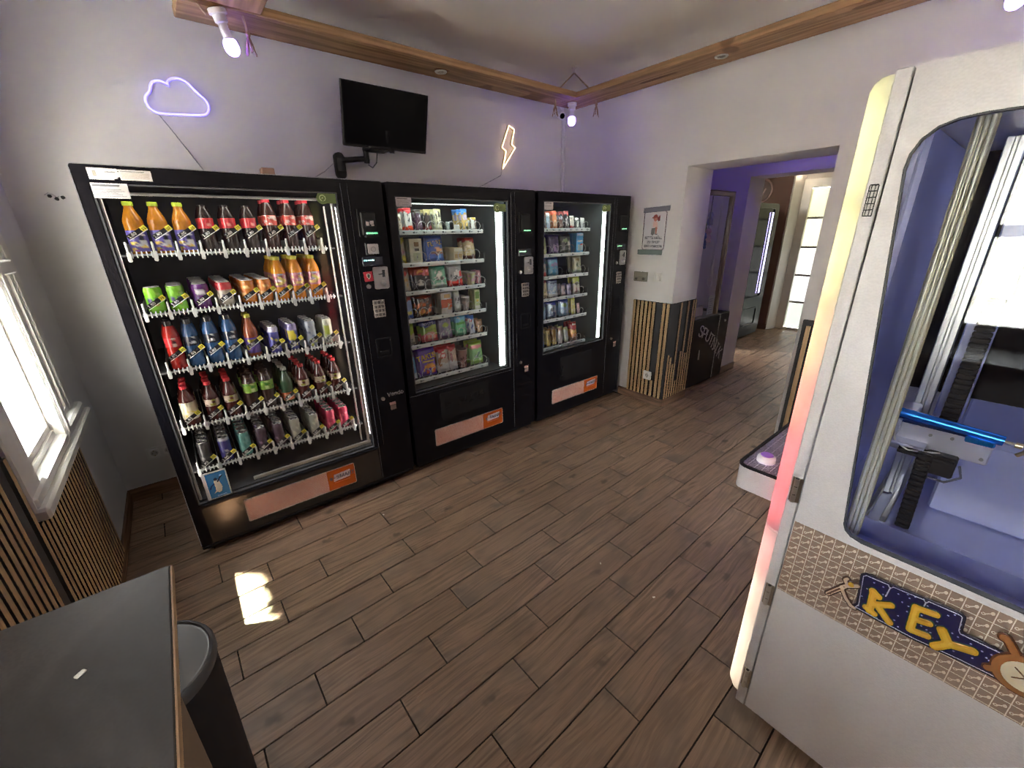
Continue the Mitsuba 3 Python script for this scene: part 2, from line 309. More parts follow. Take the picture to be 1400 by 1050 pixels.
# outside the windows: paved yard, house front across it, tree whose crown cuts the sun
pbr('m_yard', srgb(226, 222, 212), 0.9); pbr('m_facade', srgb(240, 237, 226), 0.9)
scene['m_leaf'] = {'type': 'twosided', 'bsdf': {'type': 'principled', 'base_color': rgb(srgb(86, 120, 48)), 'roughness': 0.6}}
add('pavement', bx(-12, XL - .12, -12, 14, -.3, -.1), 'm_yard', kind='structure', smooth=False)
t = thing('building', 'pale plastered house across the yard outside the window', 'building')
add(t + '__wall', bx(-11.5, -11, -12, 14, -.1, 3.0), 'm_facade', smooth=False)
add(t + '__roof', bx(-11.9, -10.8, -12, 14, 3.0, 3.15), 'm_brownpanel', smooth=False)
t = thing('tree', 'leafy green tree standing outside the window', 'tree')
add(t + '__trunk', tube([(-2.6, 3.9, -.1), (-2.5, 3.8, 2.2), (-2.2, 3.3, 4.6)], .07), 'm_brownpanel')
lr = np.random.default_rng(5)
def leaves(n, c, ax, size, clip=None):
    p = lr.normal(size=(n * 3, 3)); p /= np.linalg.norm(p, axis=1, keepdims=True); p *= lr.random((n * 3, 1)) ** (1 / 3)
    p = p * np.array(ax) + np.array(c)
    if clip is not None: p = p[clip(p)]
    p = p[:n]; n = len(p)
    a = lr.normal(size=(n, 3)); a /= np.linalg.norm(a, axis=1, keepdims=True); b = np.cross(a, lr.normal(size=(n, 3))); b /= np.linalg.norm(b, axis=1, keepdims=True)
    s = size * (0.7 + .6 * lr.random((n, 1)))
    v = np.stack([p - a * s, p + b * s * .5, p + a * s, p - b * s * .5], 1).reshape(-1, 3)
    i = np.arange(n)[:, None] * 4
    return trimesh.Trimesh(v, np.vstack([i + [0, 1, 2], i + [0, 2, 3]]), process=False)
sd = np.array(SUN) / -SUN[0]                                      # towards the sun, per metre of -x
def aperture(p): return p[:, 2] + sd[2] * (p[:, 0] + .545)        # where the sun ray through p meets the window plane (height)
def aper_y(p): return p[:, 1] + sd[1] * (p[:, 0] + .545)
lc = leaves(5200, (-2.15, 3.22, 4.75), (.6, .75, 1.05), .07, lambda p: (aperture(p) > 1.17) | ((aper_y(p) > 2.43) & (aperture(p) > .9)))
add(t + '__crown', lc, 'm_leaf', smooth=False, kind='stuff')

# ---------------------------------------------------------------- slat panels
sl = [0]
def slat(holder, axis, u0, u1, z0, z1, a, b, black=False):
    m = bx(a, b, u0, u1, z0, z1) if axis == 'x' else bx(u0, u1, a, b, z0, z1)
    if black: scene[key(holder + '__slat')] = mikit.ply(m, 'm_slatblack', smooth=False); return
    sl[0] += 1
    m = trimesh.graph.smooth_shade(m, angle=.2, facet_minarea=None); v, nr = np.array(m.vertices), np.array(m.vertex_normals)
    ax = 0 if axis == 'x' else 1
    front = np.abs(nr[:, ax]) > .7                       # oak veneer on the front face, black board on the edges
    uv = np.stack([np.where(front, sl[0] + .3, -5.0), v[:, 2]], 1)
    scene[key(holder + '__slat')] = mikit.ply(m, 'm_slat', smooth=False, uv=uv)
# under the window
P = thing('slat_panel', 'oak slat panel with black gaps on the wall under the window', 'wall panel')
add(P + '__backing', pr_x(wall_poly(.75, 2.54, .085, .965, [(1.785, .715, 2.7, 1.2)]), XL + .0006, XL + .009), 'm_felt', smooth=False)
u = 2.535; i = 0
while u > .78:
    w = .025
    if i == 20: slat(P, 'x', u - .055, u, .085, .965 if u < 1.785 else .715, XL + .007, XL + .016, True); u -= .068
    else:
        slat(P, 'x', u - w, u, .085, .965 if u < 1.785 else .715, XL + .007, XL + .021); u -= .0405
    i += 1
# pillar by the doorway
P = thing('slat_panel', 'oak slat panel with one black strip on the pillar left of the doorway', 'wall panel')
add(P + '__backing', bx(XR - .009, XR - .0006, 1.8855, 2.262, .075, .955), 'm_felt', smooth=False)
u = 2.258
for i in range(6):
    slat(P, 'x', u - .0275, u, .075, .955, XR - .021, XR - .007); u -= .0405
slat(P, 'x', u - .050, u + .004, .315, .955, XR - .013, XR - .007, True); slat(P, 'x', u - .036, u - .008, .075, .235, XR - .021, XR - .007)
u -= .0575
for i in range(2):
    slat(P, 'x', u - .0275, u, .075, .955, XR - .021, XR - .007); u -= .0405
P = thing('slat_panel', 'black and dark oak slat panel stepped in height inside the doorway reveal', 'wall panel')
add(P + '__backing', bx(3.272, 3.69, 1.876, 1.8844, .0755, .955), 'm_slatblack', smooth=False)
tops = [.50, .47, .40, .955, .22, .50, .955, .47, .955, .955]
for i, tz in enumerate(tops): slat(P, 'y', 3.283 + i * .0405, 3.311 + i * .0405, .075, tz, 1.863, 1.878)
P = thing('slat_panel', 'black panel with one oak slat, right of the doorway behind the prize machine', 'wall panel')
add(P + '__backing', bx(XR - .018, XR - .0006, .25, .90, .0755, .965), 'm_slatblack', smooth=False)
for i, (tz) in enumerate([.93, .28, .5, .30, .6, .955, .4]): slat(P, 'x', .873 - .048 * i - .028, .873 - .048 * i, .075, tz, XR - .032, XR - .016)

# ---------------------------------------------------------------- counter and bin, lower left
P = thing('counter', 'high narrow counter with dark stone-look top along the left wall', 'counter')
add(P + '__top', bx(XL + .003, -.118, -.35, .832, .992, 1.02, .003), 'm_stone')
add(P + '__edge_band', bx(-.1185, -.1160, -.35, .830, 1.003, 1.0195), 'm_edge', smooth=False)
add(P + '__body', bx(XL + .022, -.145, -.33, .70, .0, .992, .002), 'm_brownpanel', smooth=False)
pbr('m_binlid', (.028, .028, .030), 0.4, spec=0.4)
P = thing('waste_bin', 'round black waste bin standing behind the counter', 'bin')
bc = (-.268, 1.072, 0)
add(P + '__body', lathe([(0, .0), (.124, 0), (.128, .01), (.139, .57), (.139, .575), (.134, .575), (.124, .02), (0, .02)], 40, bc), 'm_blackmatte')
add(P + '__lid', lathe([(.141, .575), (.144, .585), (.144, .602), (.140, .610), (.134, .611), (.131, .607), (.126, .606), (.06, .609), (0, .610)], 40, bc), 'm_binlid')

# ---------------------------------------------------------------- hanging boards, ropes, bulbs
def board(name, x0, x1, y0, y1, z0, z1, label, axis):
    k = thing('wooden_beam', label, 'beam', 'boards hung below the ceiling')
    m = bx(x0, x1, y0, y1, z0, z1, .004); v = np.array(m.vertices)
    m = trimesh.graph.smooth_shade(m, angle=.2, facet_minarea=None); v = np.array(m.vertices)
    uv = np.stack([v[:, 0] if axis == 'x' else v[:, 1] + 20, (v[:, 1] if axis == 'x' else v[:, 0]) + v[:, 2] * 1.3 + 3], 1)
    scene[k + '__plank'] = mikit.ply(m, 'm_beam', smooth=True, uv=uv)
    return k
B1 = board('back', .29, 2.695, 2.52, 2.76, 2.50, 2.54, 'long hanging wooden board parallel to the wall above the vending machines', 'x')
B2 = board('right', 2.70, 2.94, -1.4, 2.762, 2.50, 2.54, 'long hanging wooden board running above the doorway side of the room', 'y')
B3 = board('left', .36, .60, -1.4, 2.515, 2.503, 2.543, 'hanging wooden board at upper left, its end lit purple', 'y')
def spot(parent, x, y):
    k = key(parent + '__downlight'); scene[k] = mk([(lathe([(.022, -.003), (.036, -.004), (.038, 0), (.022, 0)], 24), srgb(200, 198, 190)), (lathe([(0, .0), (.023, -.0015), (.023, .001), (0, .001)], 20), srgb(90, 84, 76)),
        (cat(*[bx(-.02, .02, -.001 + d, .001 + d, -.003, -.0015) for d in (-.012, -.004, .004, .012)]), srgb(190, 186, 178))], 'm_vc', to_world=T().translate([x, y, 2.4995]))
spot(B1, 1.603, 2.643); spot(B2, 2.80, 1.476)
ROPE = srgb(150, 124, 98)
def rope(pts, r=.005, label=None, tassel=None):
    ms = [(tube(pts, r, 6), ROPE)]
    k = thing('rope', label, 'rope')
    scene[k + '__cord'] = mk(ms, 'm_vc')
    if tassel is not None:
        x, y, z = tassel; q = []
        for i in range(7):
            a = i * .9; q.append((tube([(x, y, z), (x + .012 * math.cos(a), y + .012 * math.sin(a), z - .035), (x + .02 * math.cos(a + .4), y + .018 * math.sin(a), z - .075 - .01 * math.sin(5 * a))], .0032, 5), ROPE))
        q.append((trimesh.creation.icosphere(2, .011).apply_translation((x, y, z)), ROPE))
        scene[k + '__frayed_end'] = mk(q, 'm_vc')
HK = (2.80, 2.645, 2.745)
P = thing('ceiling_hook', 'small white ceiling hook where two ropes meet at the board corner', 'hook')
scene[P + '__hook'] = mk([(cyl((HK[0], HK[1], 2.75), (HK[0], HK[1], 2.738), .022), srgb(205, 200, 192)), (cyl((HK[0], HK[1], 2.74), (HK[0], HK[1], 2.70), .006), srgb(215, 210, 205))], 'm_vc')
rope([(HK[0], HK[1], 2.705), (2.60, 2.645, 2.545), (2.585, 2.645, 2.545)], label='rope from the ceiling hook to the board over the vending machines', tassel=None)
rope([(HK[0], HK[1], 2.705), (2.82, 2.47, 2.545), (2.82, 2.455, 2.545)], label='rope from the ceiling hook to the board over the doorway side')
rope([(2.60, 2.645, 2.50), (2.60, 2.645, 2.475)], label='knotted frayed rope end left of the corner bulb', tassel=(2.60, 2.645, 2.472))
rope([(2.87, 2.47, 2.50), (2.872, 2.47, 2.475)], label='frayed rope end right of the corner bulb', tassel=(2.872, 2.47, 2.472))
rope([(.53, 2.56, 2.50), (.54, 2.57, 2.44)], label='frayed rope end hanging beside the upper left bulb', tassel=(.54, 2.57, 2.435))
rope([(.36, 2.54, 2.497), (.385, 2.555, 2.47), (.405, 2.56, 2.497)], label='rope knot around the lamp holder at upper left', tassel=None)
VIO = np.array([0.19, 0.10, 1.0])
def bulb(x, y, z, label, power, tilt=(0, 0), top=2.5):
    k = thing('light_bulb', label, 'light bulb')
    W = srgb(232, 228, 230)
    up = np.array([tilt[0], tilt[1], 1.0]); up /= np.linalg.norm(up)
    R4 = np.eye(4); R4[:3, :3] = trimesh.geometry.align_vectors([0, 0, 1], up)[:3, :3]; R4[:3, 3] = (x, y, z)
    h = (top - z) / up[2]
    scene[k + '__socket'] = mk([(lathe([(.017, .035), (.019, .04), (.019, h - .055), (.026, h - .05), (.027, h - .025), (.036, h - .022), (.036, h - .004), (0, h - .004)], 24).apply_transform(R4), W)], 'm_vcg')
    scene[k + '__neck'] = mk([(lathe([(.0225, .0305), (.019, .036), (.018, .046), (.0, .046)], 24).apply_transform(R4), W)], 'm_vcg')
    g = lathe([(0, -.032), (.012, -.030), (.022, -.023), (.029, -.010), (.0305, 0), (.0300, .012), (.0275, .024), (.022, .031)], 24).apply_transform(R4)
    emit(k + '__globe', g, VIO * power)
BULB = 28.0
bulb(.462, 2.56, 2.365, 'glowing violet bulb in a white holder at upper left, below the board end', BULB, (-.25, -.1))
bulb(2.76, 2.62, 2.372, 'glowing violet bulb in a white holder at the corner of the boards', BULB)
bulb(2.83, .32, 2.378, 'glowing violet bulb at the upper right edge, above the prize machine', BULB)

# ---------------------------------------------------------------- things on the back wall
def neon(name, pts, r, rad, label, base, cord=None):
    k = thing(name, label, 'neon sign')
    emit(k + '__tube', tube(pts, r, 8, True), rad)
    bk = LineString([(p[0], p[2]) for p in pts] + [(pts[0][0], pts[0][2])]).buffer(r * 1.25)
    scene[k + '__backing'] = mk([(pr_y(bk, YB - .012, YB - .003), base)], 'm_vcg')
    if cord: scene[k + '__cable'] = mk(tube(cord, .0022, 6), 'm_cable')
cl = []
def arc(cx, cz, r, a0, a1, n=12):
    return [(cx + r * math.cos(math.radians(a0 + (a1 - a0) * i / n)), YB - .02, cz + r * math.sin(math.radians(a0 + (a1 - a0) * i / n))) for i in range(n + 1)]
cl = arc(.347, 2.262, .052, -90, 62, 10) + arc(.285, 2.312, .063, 28, 145, 10) + arc(.200, 2.302, .048, 42, 178, 9) + arc(.166, 2.245, .048, 118, 262, 10)
cl = [(x, y, z + .0) for x, y, z in cl]
cl = cl + [(.20 + .03 * i, YB - .02, 2.198 + .0025 * i) for i in range(5)]
neon('cloud_neon_sign', cl, .0058, np.array([.20, .16, 1.0]) * 1.3, 'blue violet cloud outline neon sign on the wall', srgb(205, 200, 225), [(.155, YB - .006, 2.2), (.20, YB - .005, 2.12), (.30, YB - .005, 1.93), (.34, YB - .005, 1.80)])
bp = [(2.594, 2.425), (2.655, 2.402), (2.620, 2.285), (2.662, 2.262), (2.516, 2.085), (2.556, 2.228), (2.512, 2.250)]
def dens(ps, step=.02):
    o = []
    for a, b in zip(ps, ps[1:] + ps[:1]):
        n = max(1, int(math.dist(a, b) / step)); o += [(a[0] + (b[0] - a[0]) * i / n, YB - .02, a[1] + (b[1] - a[1]) * i / n) for i in range(n)]
    return o
neon('lightning_neon_sign', dens(bp), .0048, np.array([1.0, .68, .34]) * 2.2, 'warm white lightning bolt neon sign on the wall', srgb(150, 140, 120), [(2.516, YB - .01, 2.075), (2.5, YB - .006, 2.03), (2.2, YB - .005, 1.9), (2.02, YB - .005, 1.80)])
# monitor on an arm
P = thing('monitor', 'switched off black monitor hanging on a wall arm, tilted down', 'monitor')
tl, h_, w_ = math.radians(16), .345, .59
MT = T().translate([1.372, 2.985, 2.275]).rotate([1, 0, 0], -16).rotate([0, 0, 1], -1.0)
MT = T().translate([1.372, 2.985, 2.275]).rotate([1, 0, 0], 16)
scene[P + '__housing'] = mk(cat(bx(-.298, .298, .004, .024, -.178, .178, .004), bx(-.2, .2, .02, .045, -.12, .1, .01)), 'm_blackmatte', to_world=MT)
scene[P + '__screen'] = mk(cat(bx(-.291, .291, 0.0, .005, -.160, .172, .001)), 'm_screen', to_world=MT)
scene[P + '__sensor'] = mk(cat(bx(.02, .055, .002, .02, -.195, -.176, .004)), 'm_blackmatte', to_world=MT)
P = P + '__arm'
scene[P + '__plate'] = mk(pr_y(rrect(1.055, 1.925, 1.125, 2.09, .033), YB - .03, YB), 'm_blackmatte')
scene[P] = mk(cat(cyl((1.09, 3.17, 1.97), (1.09, 3.17, 2.05), .024), bx(1.065, 1.115, 3.16, 3.20, 1.97, 2.05, .008), bx(1.075, 1.27, 3.135, 3.175, 2.018, 2.052, .012).apply_transform(trimesh.transformations.rotation_matrix(-.14, [0, 1, 0], [1.09, 3.16, 2.03])),
    cyl((1.262, 3.15, 2.03), (1.262, 3.15, 2.13), .019), bx(1.24, 1.40, 3.03, 3.16, 2.10, 2.13, .008), cyl((1.372, 3.055, 2.11), (1.372, 3.01, 2.22), .018)), 'm_blackmatte')
scene[P + '__cable'] = mk(cat(tube([(1.27, 3.15, 2.02), (1.29, 3.13, 2.0), (1.31, 3.1, 2.03), (1.31, 3.06, 2.11)], .003), tube([(1.09, 3.20, 1.93), (1.10, 3.20, 1.89), (1.125, 3.20, 1.82)], .0035)), 'm_blackmatte')
add('power_cable', tube([(1.06, 3.20, 2.03), (.98, 3.205, 1.965), (.90, 3.205, 1.92), (.80, 3.205, 1.86), (.78, 3.2, 1.80)], .0022, 6), 'm_cable', 'thin grey cable sagging left from the monitor arm', 'cable')
add('wood_block', [(bx(.54, .605, 2.88, 2.945, 1.832, 1.925, .003), srgb(150, 116, 92))], 'm_vc', 'small brown wooden block standing on the drinks machine', 'block')
P = thing('security_camera', 'small white security camera in the room corner behind the bulb', 'camera')
scene[P + '__housing'] = mk([(cyl((3.21, 3.21, 2.60), (3.16, 3.12, 2.555), .035, 20), srgb(225, 222, 225)), (bx(3.2, 3.25, 3.18, 3.225, 2.58, 2.66, .01), srgb(225, 222, 225))], 'm_vcg')
scene[P + '__lens'] = mk(cyl((3.16, 3.12, 2.555), (3.156, 3.114, 2.552), .022, 18), 'm_screen')
add('cable_conduit', [(bx(3.255, 3.287, 3.19, 3.223, 1.84, 2.60, .005), srgb(216, 212, 212))], 'm_vc', 'white vertical cable conduit in the room corner', 'conduit')
P = thing('wall_bracket', 'screw holes with a curl of wire on the wall left of the drinks machine', 'screw holes')
scene[P + '__plug'] = mk([(cat(*[cyl((x, YB - .002, z), (x, YB + .001, z), .0085, 12) for x, z in ((-.374, 1.771), (-.352, 1.758), (-.328, 1.766))]), srgb(14, 13, 12))], 'm_vc')
scene[P + '__wire'] = mk(tube([(-.39, YB - .006, 1.775), (-.375, YB - .008, 1.785), (-.36, YB - .008, 1.778), (-.352, YB - .006, 1.766), (-.34, YB - .006, 1.769)], .0015, 6), 'm_cable')
def socket(k, tf, n=1):
    W = srgb(226, 226, 222)
    scene[k + '__frame'] = mk([(pr_y(rrect(-.04, -.04, -.04 + .0 + .08 + .071 * (n - 1), .04, .008), -.010, 0), W)], 'm_vcg', to_world=tf)
    for i in range(n):
        q = []
        disc = Point(.071 * i, 0).buffer(.0195, 20); sq = rrect(.071 * i - .027, -.027, .071 * i + .027, .027, .004)
        q.append((pr_y(sq.difference(disc), -.016, -.009), srgb(236, 235, 232))); q.append((pr_y(disc, -.0105, -.0095), srgb(196, 195, 190)))
        q += [(cyl((.071 * i + s * .0095, -.0115, 0), (.071 * i + s * .0095, -.010, 0), .0028, 10), srgb(20, 20, 20)) for s in (-1, 1)]
        q += [(bx(.071 * i - .003, .071 * i + .003, -.016, -.0105, s * .0165 - .003, s * .0165 + .003), srgb(150, 140, 110)) for s in (-1, 1)]
        kk = key(k + '__outlet'); scene[kk] = mk(q, 'm_vcg', to_world=tf)
k = thing('wall_socket', 'white double wall socket low on the wall left of the drinks machine', 'socket'); socket(k, T().translate([-.335, YB, .287]), 2)
RW = T().translate([XR, 0, 0]) @ T().rotate([0, 0, 1], -90)         # local x -> -y, local -y -> -x
def rw(y, z, off=0.0): return T().translate([XR - off, y, z]).rotate([0, 0, 1], -90)
k = thing('wall_socket', 'white wall socket on the slatted pillar', 'socket'); socket(k, rw(2.037, .275, .021))
P = thing('light_switch', 'white double light switch on the pillar beside the doorway', 'light switch')
scene[P + '__frame'] = mk([(pr_y(rrect(-.04, -.04, .04, .04, .006), -.010, 0), srgb(222, 219, 212))], 'm_vcg', to_world=rw(2.048, 1.165))
for s in (-1, 1): scene[key(P + '__rocker')] = mk([(bx(s * .0145 - .0138, s * .0145 + .0138, -.015, -.008, -.029, .029, .002), srgb(230, 227, 220))], 'm_vcg', to_world=rw(2.048, 1.165))
P = thing('card_reader', 'grey rectangular key switch plate left of the light switch', 'switch plate')
scene[P + '__plate'] = mk([(bx(-.069, .069, -.012, 0, -.042, .042, .002), srgb(140, 138, 124)), (bx(-.062, .062, -.014, -.01, .0, .036, .002), srgb(152, 150, 136)), (bx(-.055, -.03, -.0145, -.01, -.03, -.012, .001), srgb(90, 88, 80)), (bx(.02, .045, -.0145, -.01, -.03, -.008, .001), srgb(96, 94, 84))], 'm_vcg', to_world=rw(2.215, 1.163))
# notice with two strips of tape
P = thing('notice_sheet', 'white notice about litter taped to the pillar with two grey tape strips', 'notice')
DK = srgb(58, 56, 60)
q = [(pr_y(sbox(-.115, -.15, .115, .17), -.0012, 0), srgb(216, 212, 210))]
fr = rrect(-.112, -.145, .104, .167, .022)
q.append((pr_y(fr.difference(fr.buffer(-.006)), -.002, -.001), srgb(96, 70, 78)))
for i, s in enumerate(('BITTE MÜLL', 'IM SHOP', 'ENTSORGEN')):
    q.append((text_y(s, .0205, -.004, -.001, -.055 - .034 * i, True, .001, 'c'), DK))
q += [(pr_y(Point(.0, .105).buffer(.019), -.002, -.001), srgb(196, 132, 108)), (pr_y(Point(.0, .118).buffer(.021).intersection(sbox(-.03, .114, .03, .15)), -.0026, -.001), srgb(150, 70, 62)), (pr_y(sbox(-.032, .11, -.004, .118), -.003, -.001), srgb(150, 70, 62)), (pr_y(Polygon([(.016, .11), (.04, .135), (.044, .09), (.026, .085)]), -.0024, -.001), srgb(128, 62, 58)),
      (pr_y(Polygon([(-.018, .085), (.02, .085), (.026, .04), (-.022, .04)]), -.0022, -.001), srgb(226, 196, 182)), (pr_y(Polygon([(-.03, .03), (-.034, -.018), (.0, -.018), (.006, .035)]), -.0028, -.001), srgb(110, 104, 100)), (pr_y(Polygon([(.006, .04), (.024, .04), (.02, -.012), (.008, -.012)]), -.0022, -.001), srgb(190, 120, 96)),
      (pr_y(sbox(-.026, -.026, -.012, -.018), -.0022, -.001), DK), (pr_y(sbox(.008, -.02, .03, -.013), -.0022, -.001), DK)]
scene[P + '__sheet'] = mk(q, 'm_vc', smooth=False, to_world=rw(2.122, 1.535))
k = key(P + '__tape'); scene[k] = mk([(pr_y(Polygon([(-.122, -.024), (.126, -.014), (.126, .026), (-.122, .016)]), -.003, -.0012), srgb(104, 104, 112))], 'm_vc', smooth=False, to_world=rw(2.122, 1.713))
k = key(P + '__tape'); scene[k] = mk([(pr_y(Polygon([(-.15, -.021), (.092, -.021), (.092, .021), (-.15, .021)]), -.003, -.0012), srgb(84, 96, 90))], 'm_vc', smooth=False, to_world=rw(2.122, 1.372))

# ---------------------------------------------------------------- vending machines
FY = 2.353                                     # front face of the doors
def stripes(p, n, uv): return mix(srgb(250, 226, 214), srgb(226, 150, 122), smoothstep(0.40, 0.60, dr.abs(2 * (p.z / 0.0068 - dr.floor(p.z / 0.0068)) - 1)))
pbr('m_stripes', mikit.proc(stripes), 0.45)
LEDC = np.array([.80, 1.0, .92])
def machine(x0, x1, gx0, gx1, gz0, gz1, label, lined, reader):
    P = thing('vending_machine', label, 'vending machine')
    H = 1.83; gx0c, gx1c = gx0 + .004, gx1 - .004
    scene[P + '__cabinet'] = mk(cat(bx(x0, x0 + .03, FY + .05, 3.18, .05, H, .003), bx(gx1 + .012, x1, FY + .05, 3.18, .05, H, .003), bx(x0 + .03, gx1 + .012, FY + .05, 3.18, gz1 + .015, H, .002), bx(x0 + .03, gx1 + .012, FY + .05, 3.18, .05, gz0 - .02, .002), bx(x0 + .03, gx1 + .012, 3.12, 3.18, gz0 - .02, gz1 + .015)), 'm_black')
    scene[P + '__plinth'] = mk(cat(bx(x0 + .02, x1 - .02, FY + .03, 3.15, .012, .052), *[cyl((x, y, 0), (x, y, .02), .02) for x in (x0 + .06, x1 - .06) for y in (FY + .08, 3.1)]), 'm_blackmatte')
    scene[P + '__lining'] = mk(cat(bx(x0 + .03, x0 + .034, FY + .05, 3.12, gz0 - .02, gz1 + .015), bx(gx1 + .008, gx1 + .012, FY + .05, 3.12, gz0 - .02, gz1 + .015), bx(x0 + .03, gx1 + .012, 3.115, 3.12, gz0 - .02, gz1 + .015), bx(x0 + .03, gx1 + .012, FY + .05, 3.12, gz0 - .02, gz0 - .015), bx(x0 + .03, gx1 + .012, FY + .05, 3.12, gz1 + .01, gz1 + .015)), lined, smooth=False)
    dp = rrect(x0, .045, x1, H, .012).difference(sbox(gx0, gz0, gx1, gz1))
    D = P + '__door'
    scene[D] = mk(cat(pr_y(dp, FY + .004, FY + .05), pr_y(dp.buffer(-.004, join_style=2), FY, FY + .006)), 'm_black')
    scene[D + '__bead'] = mk(pr_y(sbox(gx0, gz0, gx1, gz1).difference(sbox(gx0 + .006, gz0 + .006, gx1 - .006, gz1 - .006)), FY + .002, FY + .02), 'm_innerdark', smooth=False)
    scene[D + '__glass'] = mk(trimesh.Trimesh([[gx0, FY + .012, gz0], [gx1, FY + .012, gz0], [gx1, FY + .012, gz1], [gx0, FY + .012, gz1]], [[0, 1, 2], [0, 2, 3]]), 'm_pane', smooth=False)
    scene[D + '__groove'] = mk(cat(bx(x1 - .225, x1 - .221, FY - .0012, FY + .001, .06, H - .02), bx(x1 - .19, x1 - .188, FY - .0012, FY + .001, gz0, H - .02)), 'm_innerdark', smooth=False)
    # control column
    a = x1
    k = P + '__card_reader'
    scene[k] = mk(cat(bx(a - .145, a - .06, FY - .018, FY + .002, 1.555, 1.675, .006), bx(a - .16, a - .147, FY - .006, FY, 1.55, 1.69, .002)), 'm_blackmatte')
    if reader: scene[k + '__screen'] = mk([(bx(a - .125, a - .075, FY - .0195, FY - .017, 1.60, 1.635, .001), srgb(30, 32, 36)), (cat(bx(a - .122, a - .105, FY - .0205, FY - .019, 1.606, 1.626), bx(a - .1, a - .08, FY - .0205, FY - .019, 1.612, 1.63), bx(a - .094, a - .078, FY - .0205, FY - .019, 1.603, 1.611)), srgb(214, 200, 194))], 'm_vc')
    emit(k + '__slot_light', bx(a - .128, a - .065, FY - .026, FY - .018, 1.562, 1.572, .002), (.05, .45, .20))
    scene[k + '__slot'] = mk(bx(a - .135, a - .058, FY - .032, FY, 1.545, 1.56, .004), 'm_blackmatte')
    if reader:
        k = P + '__contactless_pad'
        scene[k] = mk([(bx(a - .14, a - .062, FY - .012, FY + .002, 1.45, 1.52, .006), srgb(12, 12, 14)), (bx(a - .128, a - .066, FY - .0135, FY - .01, 1.458, 1.512, .003), srgb(190, 186, 184)), (pr_y(Point(a - .097, 1.484).buffer(.014).difference(Point(a - .097, 1.484).buffer(.010)), FY - .0145, FY - .013), srgb(160, 156, 156))], 'm_vc')
    k = P + '__display'
    scene[k] = mk([(bx(a - .165, a - .045, FY - .008, FY + .002, 1.395, 1.445, .004), srgb(26, 28, 38))], 'm_vcg')
    seg = []; u = a - .158
    for w_ in (.006, .012, .010, .006, .014): seg.append(bx(u, u + w_, FY - .0092, FY - .0078, 1.422, 1.430)); u += w_ + .003
    emit(k + '__digits', cat(*seg), (.25, .8, .75) if reader else (.25, .9, .35))
    k = P + '__coin_plate'
    scene[k] = mk(pr_y(rrect(a - .112, 1.265, a - .025, 1.388, .01), FY - .006, FY + .002), 'm_alu')
    scene[k + '__coin_slot'] = mk(cat(bx(a - .085, a - .05, FY - .0075, FY - .005, 1.345, 1.35), bx(a - .06, a - .045, FY - .0075, FY - .005, 1.33, 1.37)), 'm_innerdark', smooth=False)
    scene[k + '__knob'] = mk(lathe([(0, .012), (.012, .012), (.016, .008), (.018, 0), (0, 0)], 24).apply_transform(trimesh.transformations.rotation_matrix(math.pi / 2, [1, 0, 0])).apply_translation((a - .06, FY - .006, 1.295)), 'm_chrome')
    scene[P + '__lock'] = mk(cyl((a - .148, FY - .01, 1.285), (a - .148, FY, 1.285), .012, 20), 'm_chrome')
    scene[key(P + '__lock')] = mk(cyl((a - .155, FY - .01, .60), (a - .155, FY, .60), .011, 20), 'm_chrome')
    k = P + '__keypad'
    scene[k] = mk([(pr_y(rrect(a - .137, 1.105, a - .068, 1.205, .004), FY - .005, FY + .002), srgb(176, 168, 160))], 'm_vcg')
    scene[k + '__keys'] = mk([(cat(*[bx(a - .131 + .0205 * c, a - .114 + .0205 * c, FY - .008, FY - .004, 1.111 + .0235 * r, 1.128 + .0235 * r, .001) for c in range(3) for r in range(4)]), srgb(120, 114, 110)), (cat(*[text_y(s, .009, a - .1225 + .0205 * (i % 3), FY - .008, 1.1852 - .0235 * (i // 3), True, .0006, 'c') for i, s in enumerate('123456789*0#')]), srgb(40, 38, 38))], 'm_vc')
    scene[P + '__coin_return'] = mk(cat(pr_y(rrect(a - .15, .86, a - .05, .98, .006).difference(rrect(a - .14, .87, a - .06, .97, .006)), FY - .004, FY + .002), bx(a - .13, a - .075, FY - .004, FY, .88, .90, .002)), 'm_blackmatte')
    scene[P + '__rating_tag'] = mk([(bx(a - .115, a - .075, FY - .002, FY, .545, .562), srgb(214, 178, 166)), (bx(a - .112, a - .075, FY - .002, FY, .51, .544), srgb(126, 108, 100))], 'm_vc', smooth=False)
    return P
def banner(P, x0, xm, x1, z0, z1):
    k = P + '__banner'
    scene[k] = mk(pr_y(rrect(x0, z0, x1, z1, .004).intersection(sbox(x0, z0, xm, z1)), FY - .004, FY + .001), 'm_stripes', smooth=False)
    scene[k + '__rim'] = mk([(pr_y(rrect(x0 - .003, z0 - .003, x1 + .003, z1 + .003, .006).difference(rrect(x0, z0, x1, z1, .004)), FY - .005, FY + .001), srgb(236, 216, 204))], 'm_vc', smooth=False)
    w = x1 - xm; q = [(pr_y(rrect(x0, z0, x1, z1, .004).intersection(sbox(xm, z0, x1, z1)), FY - .004, FY + .001), srgb(206, 92, 22))]
    q.append((pr_y(Polygon([(xm + .2 * w, z0 + .052), (xm + .80 * w, z0 + .056), (xm + .84 * w, z0 + .103), (xm + .24 * w, z0 + .097)]), FY - .006, FY - .003), srgb(238, 222, 222)))
    q.append((text_y('e-SMART', .023, xm + .53 * w, FY - .006, z0 + .067, True, .001, 'c'), srgb(126, 116, 130)))
    q.append((bx(xm + .22 * w, xm + .80 * w, FY - .0052, FY - .0035, z0 + .040, z0 + .044), srgb(236, 150, 100)))
    scene[k + '__logo_plate'] = mk(q, 'm_vc', smooth=False)
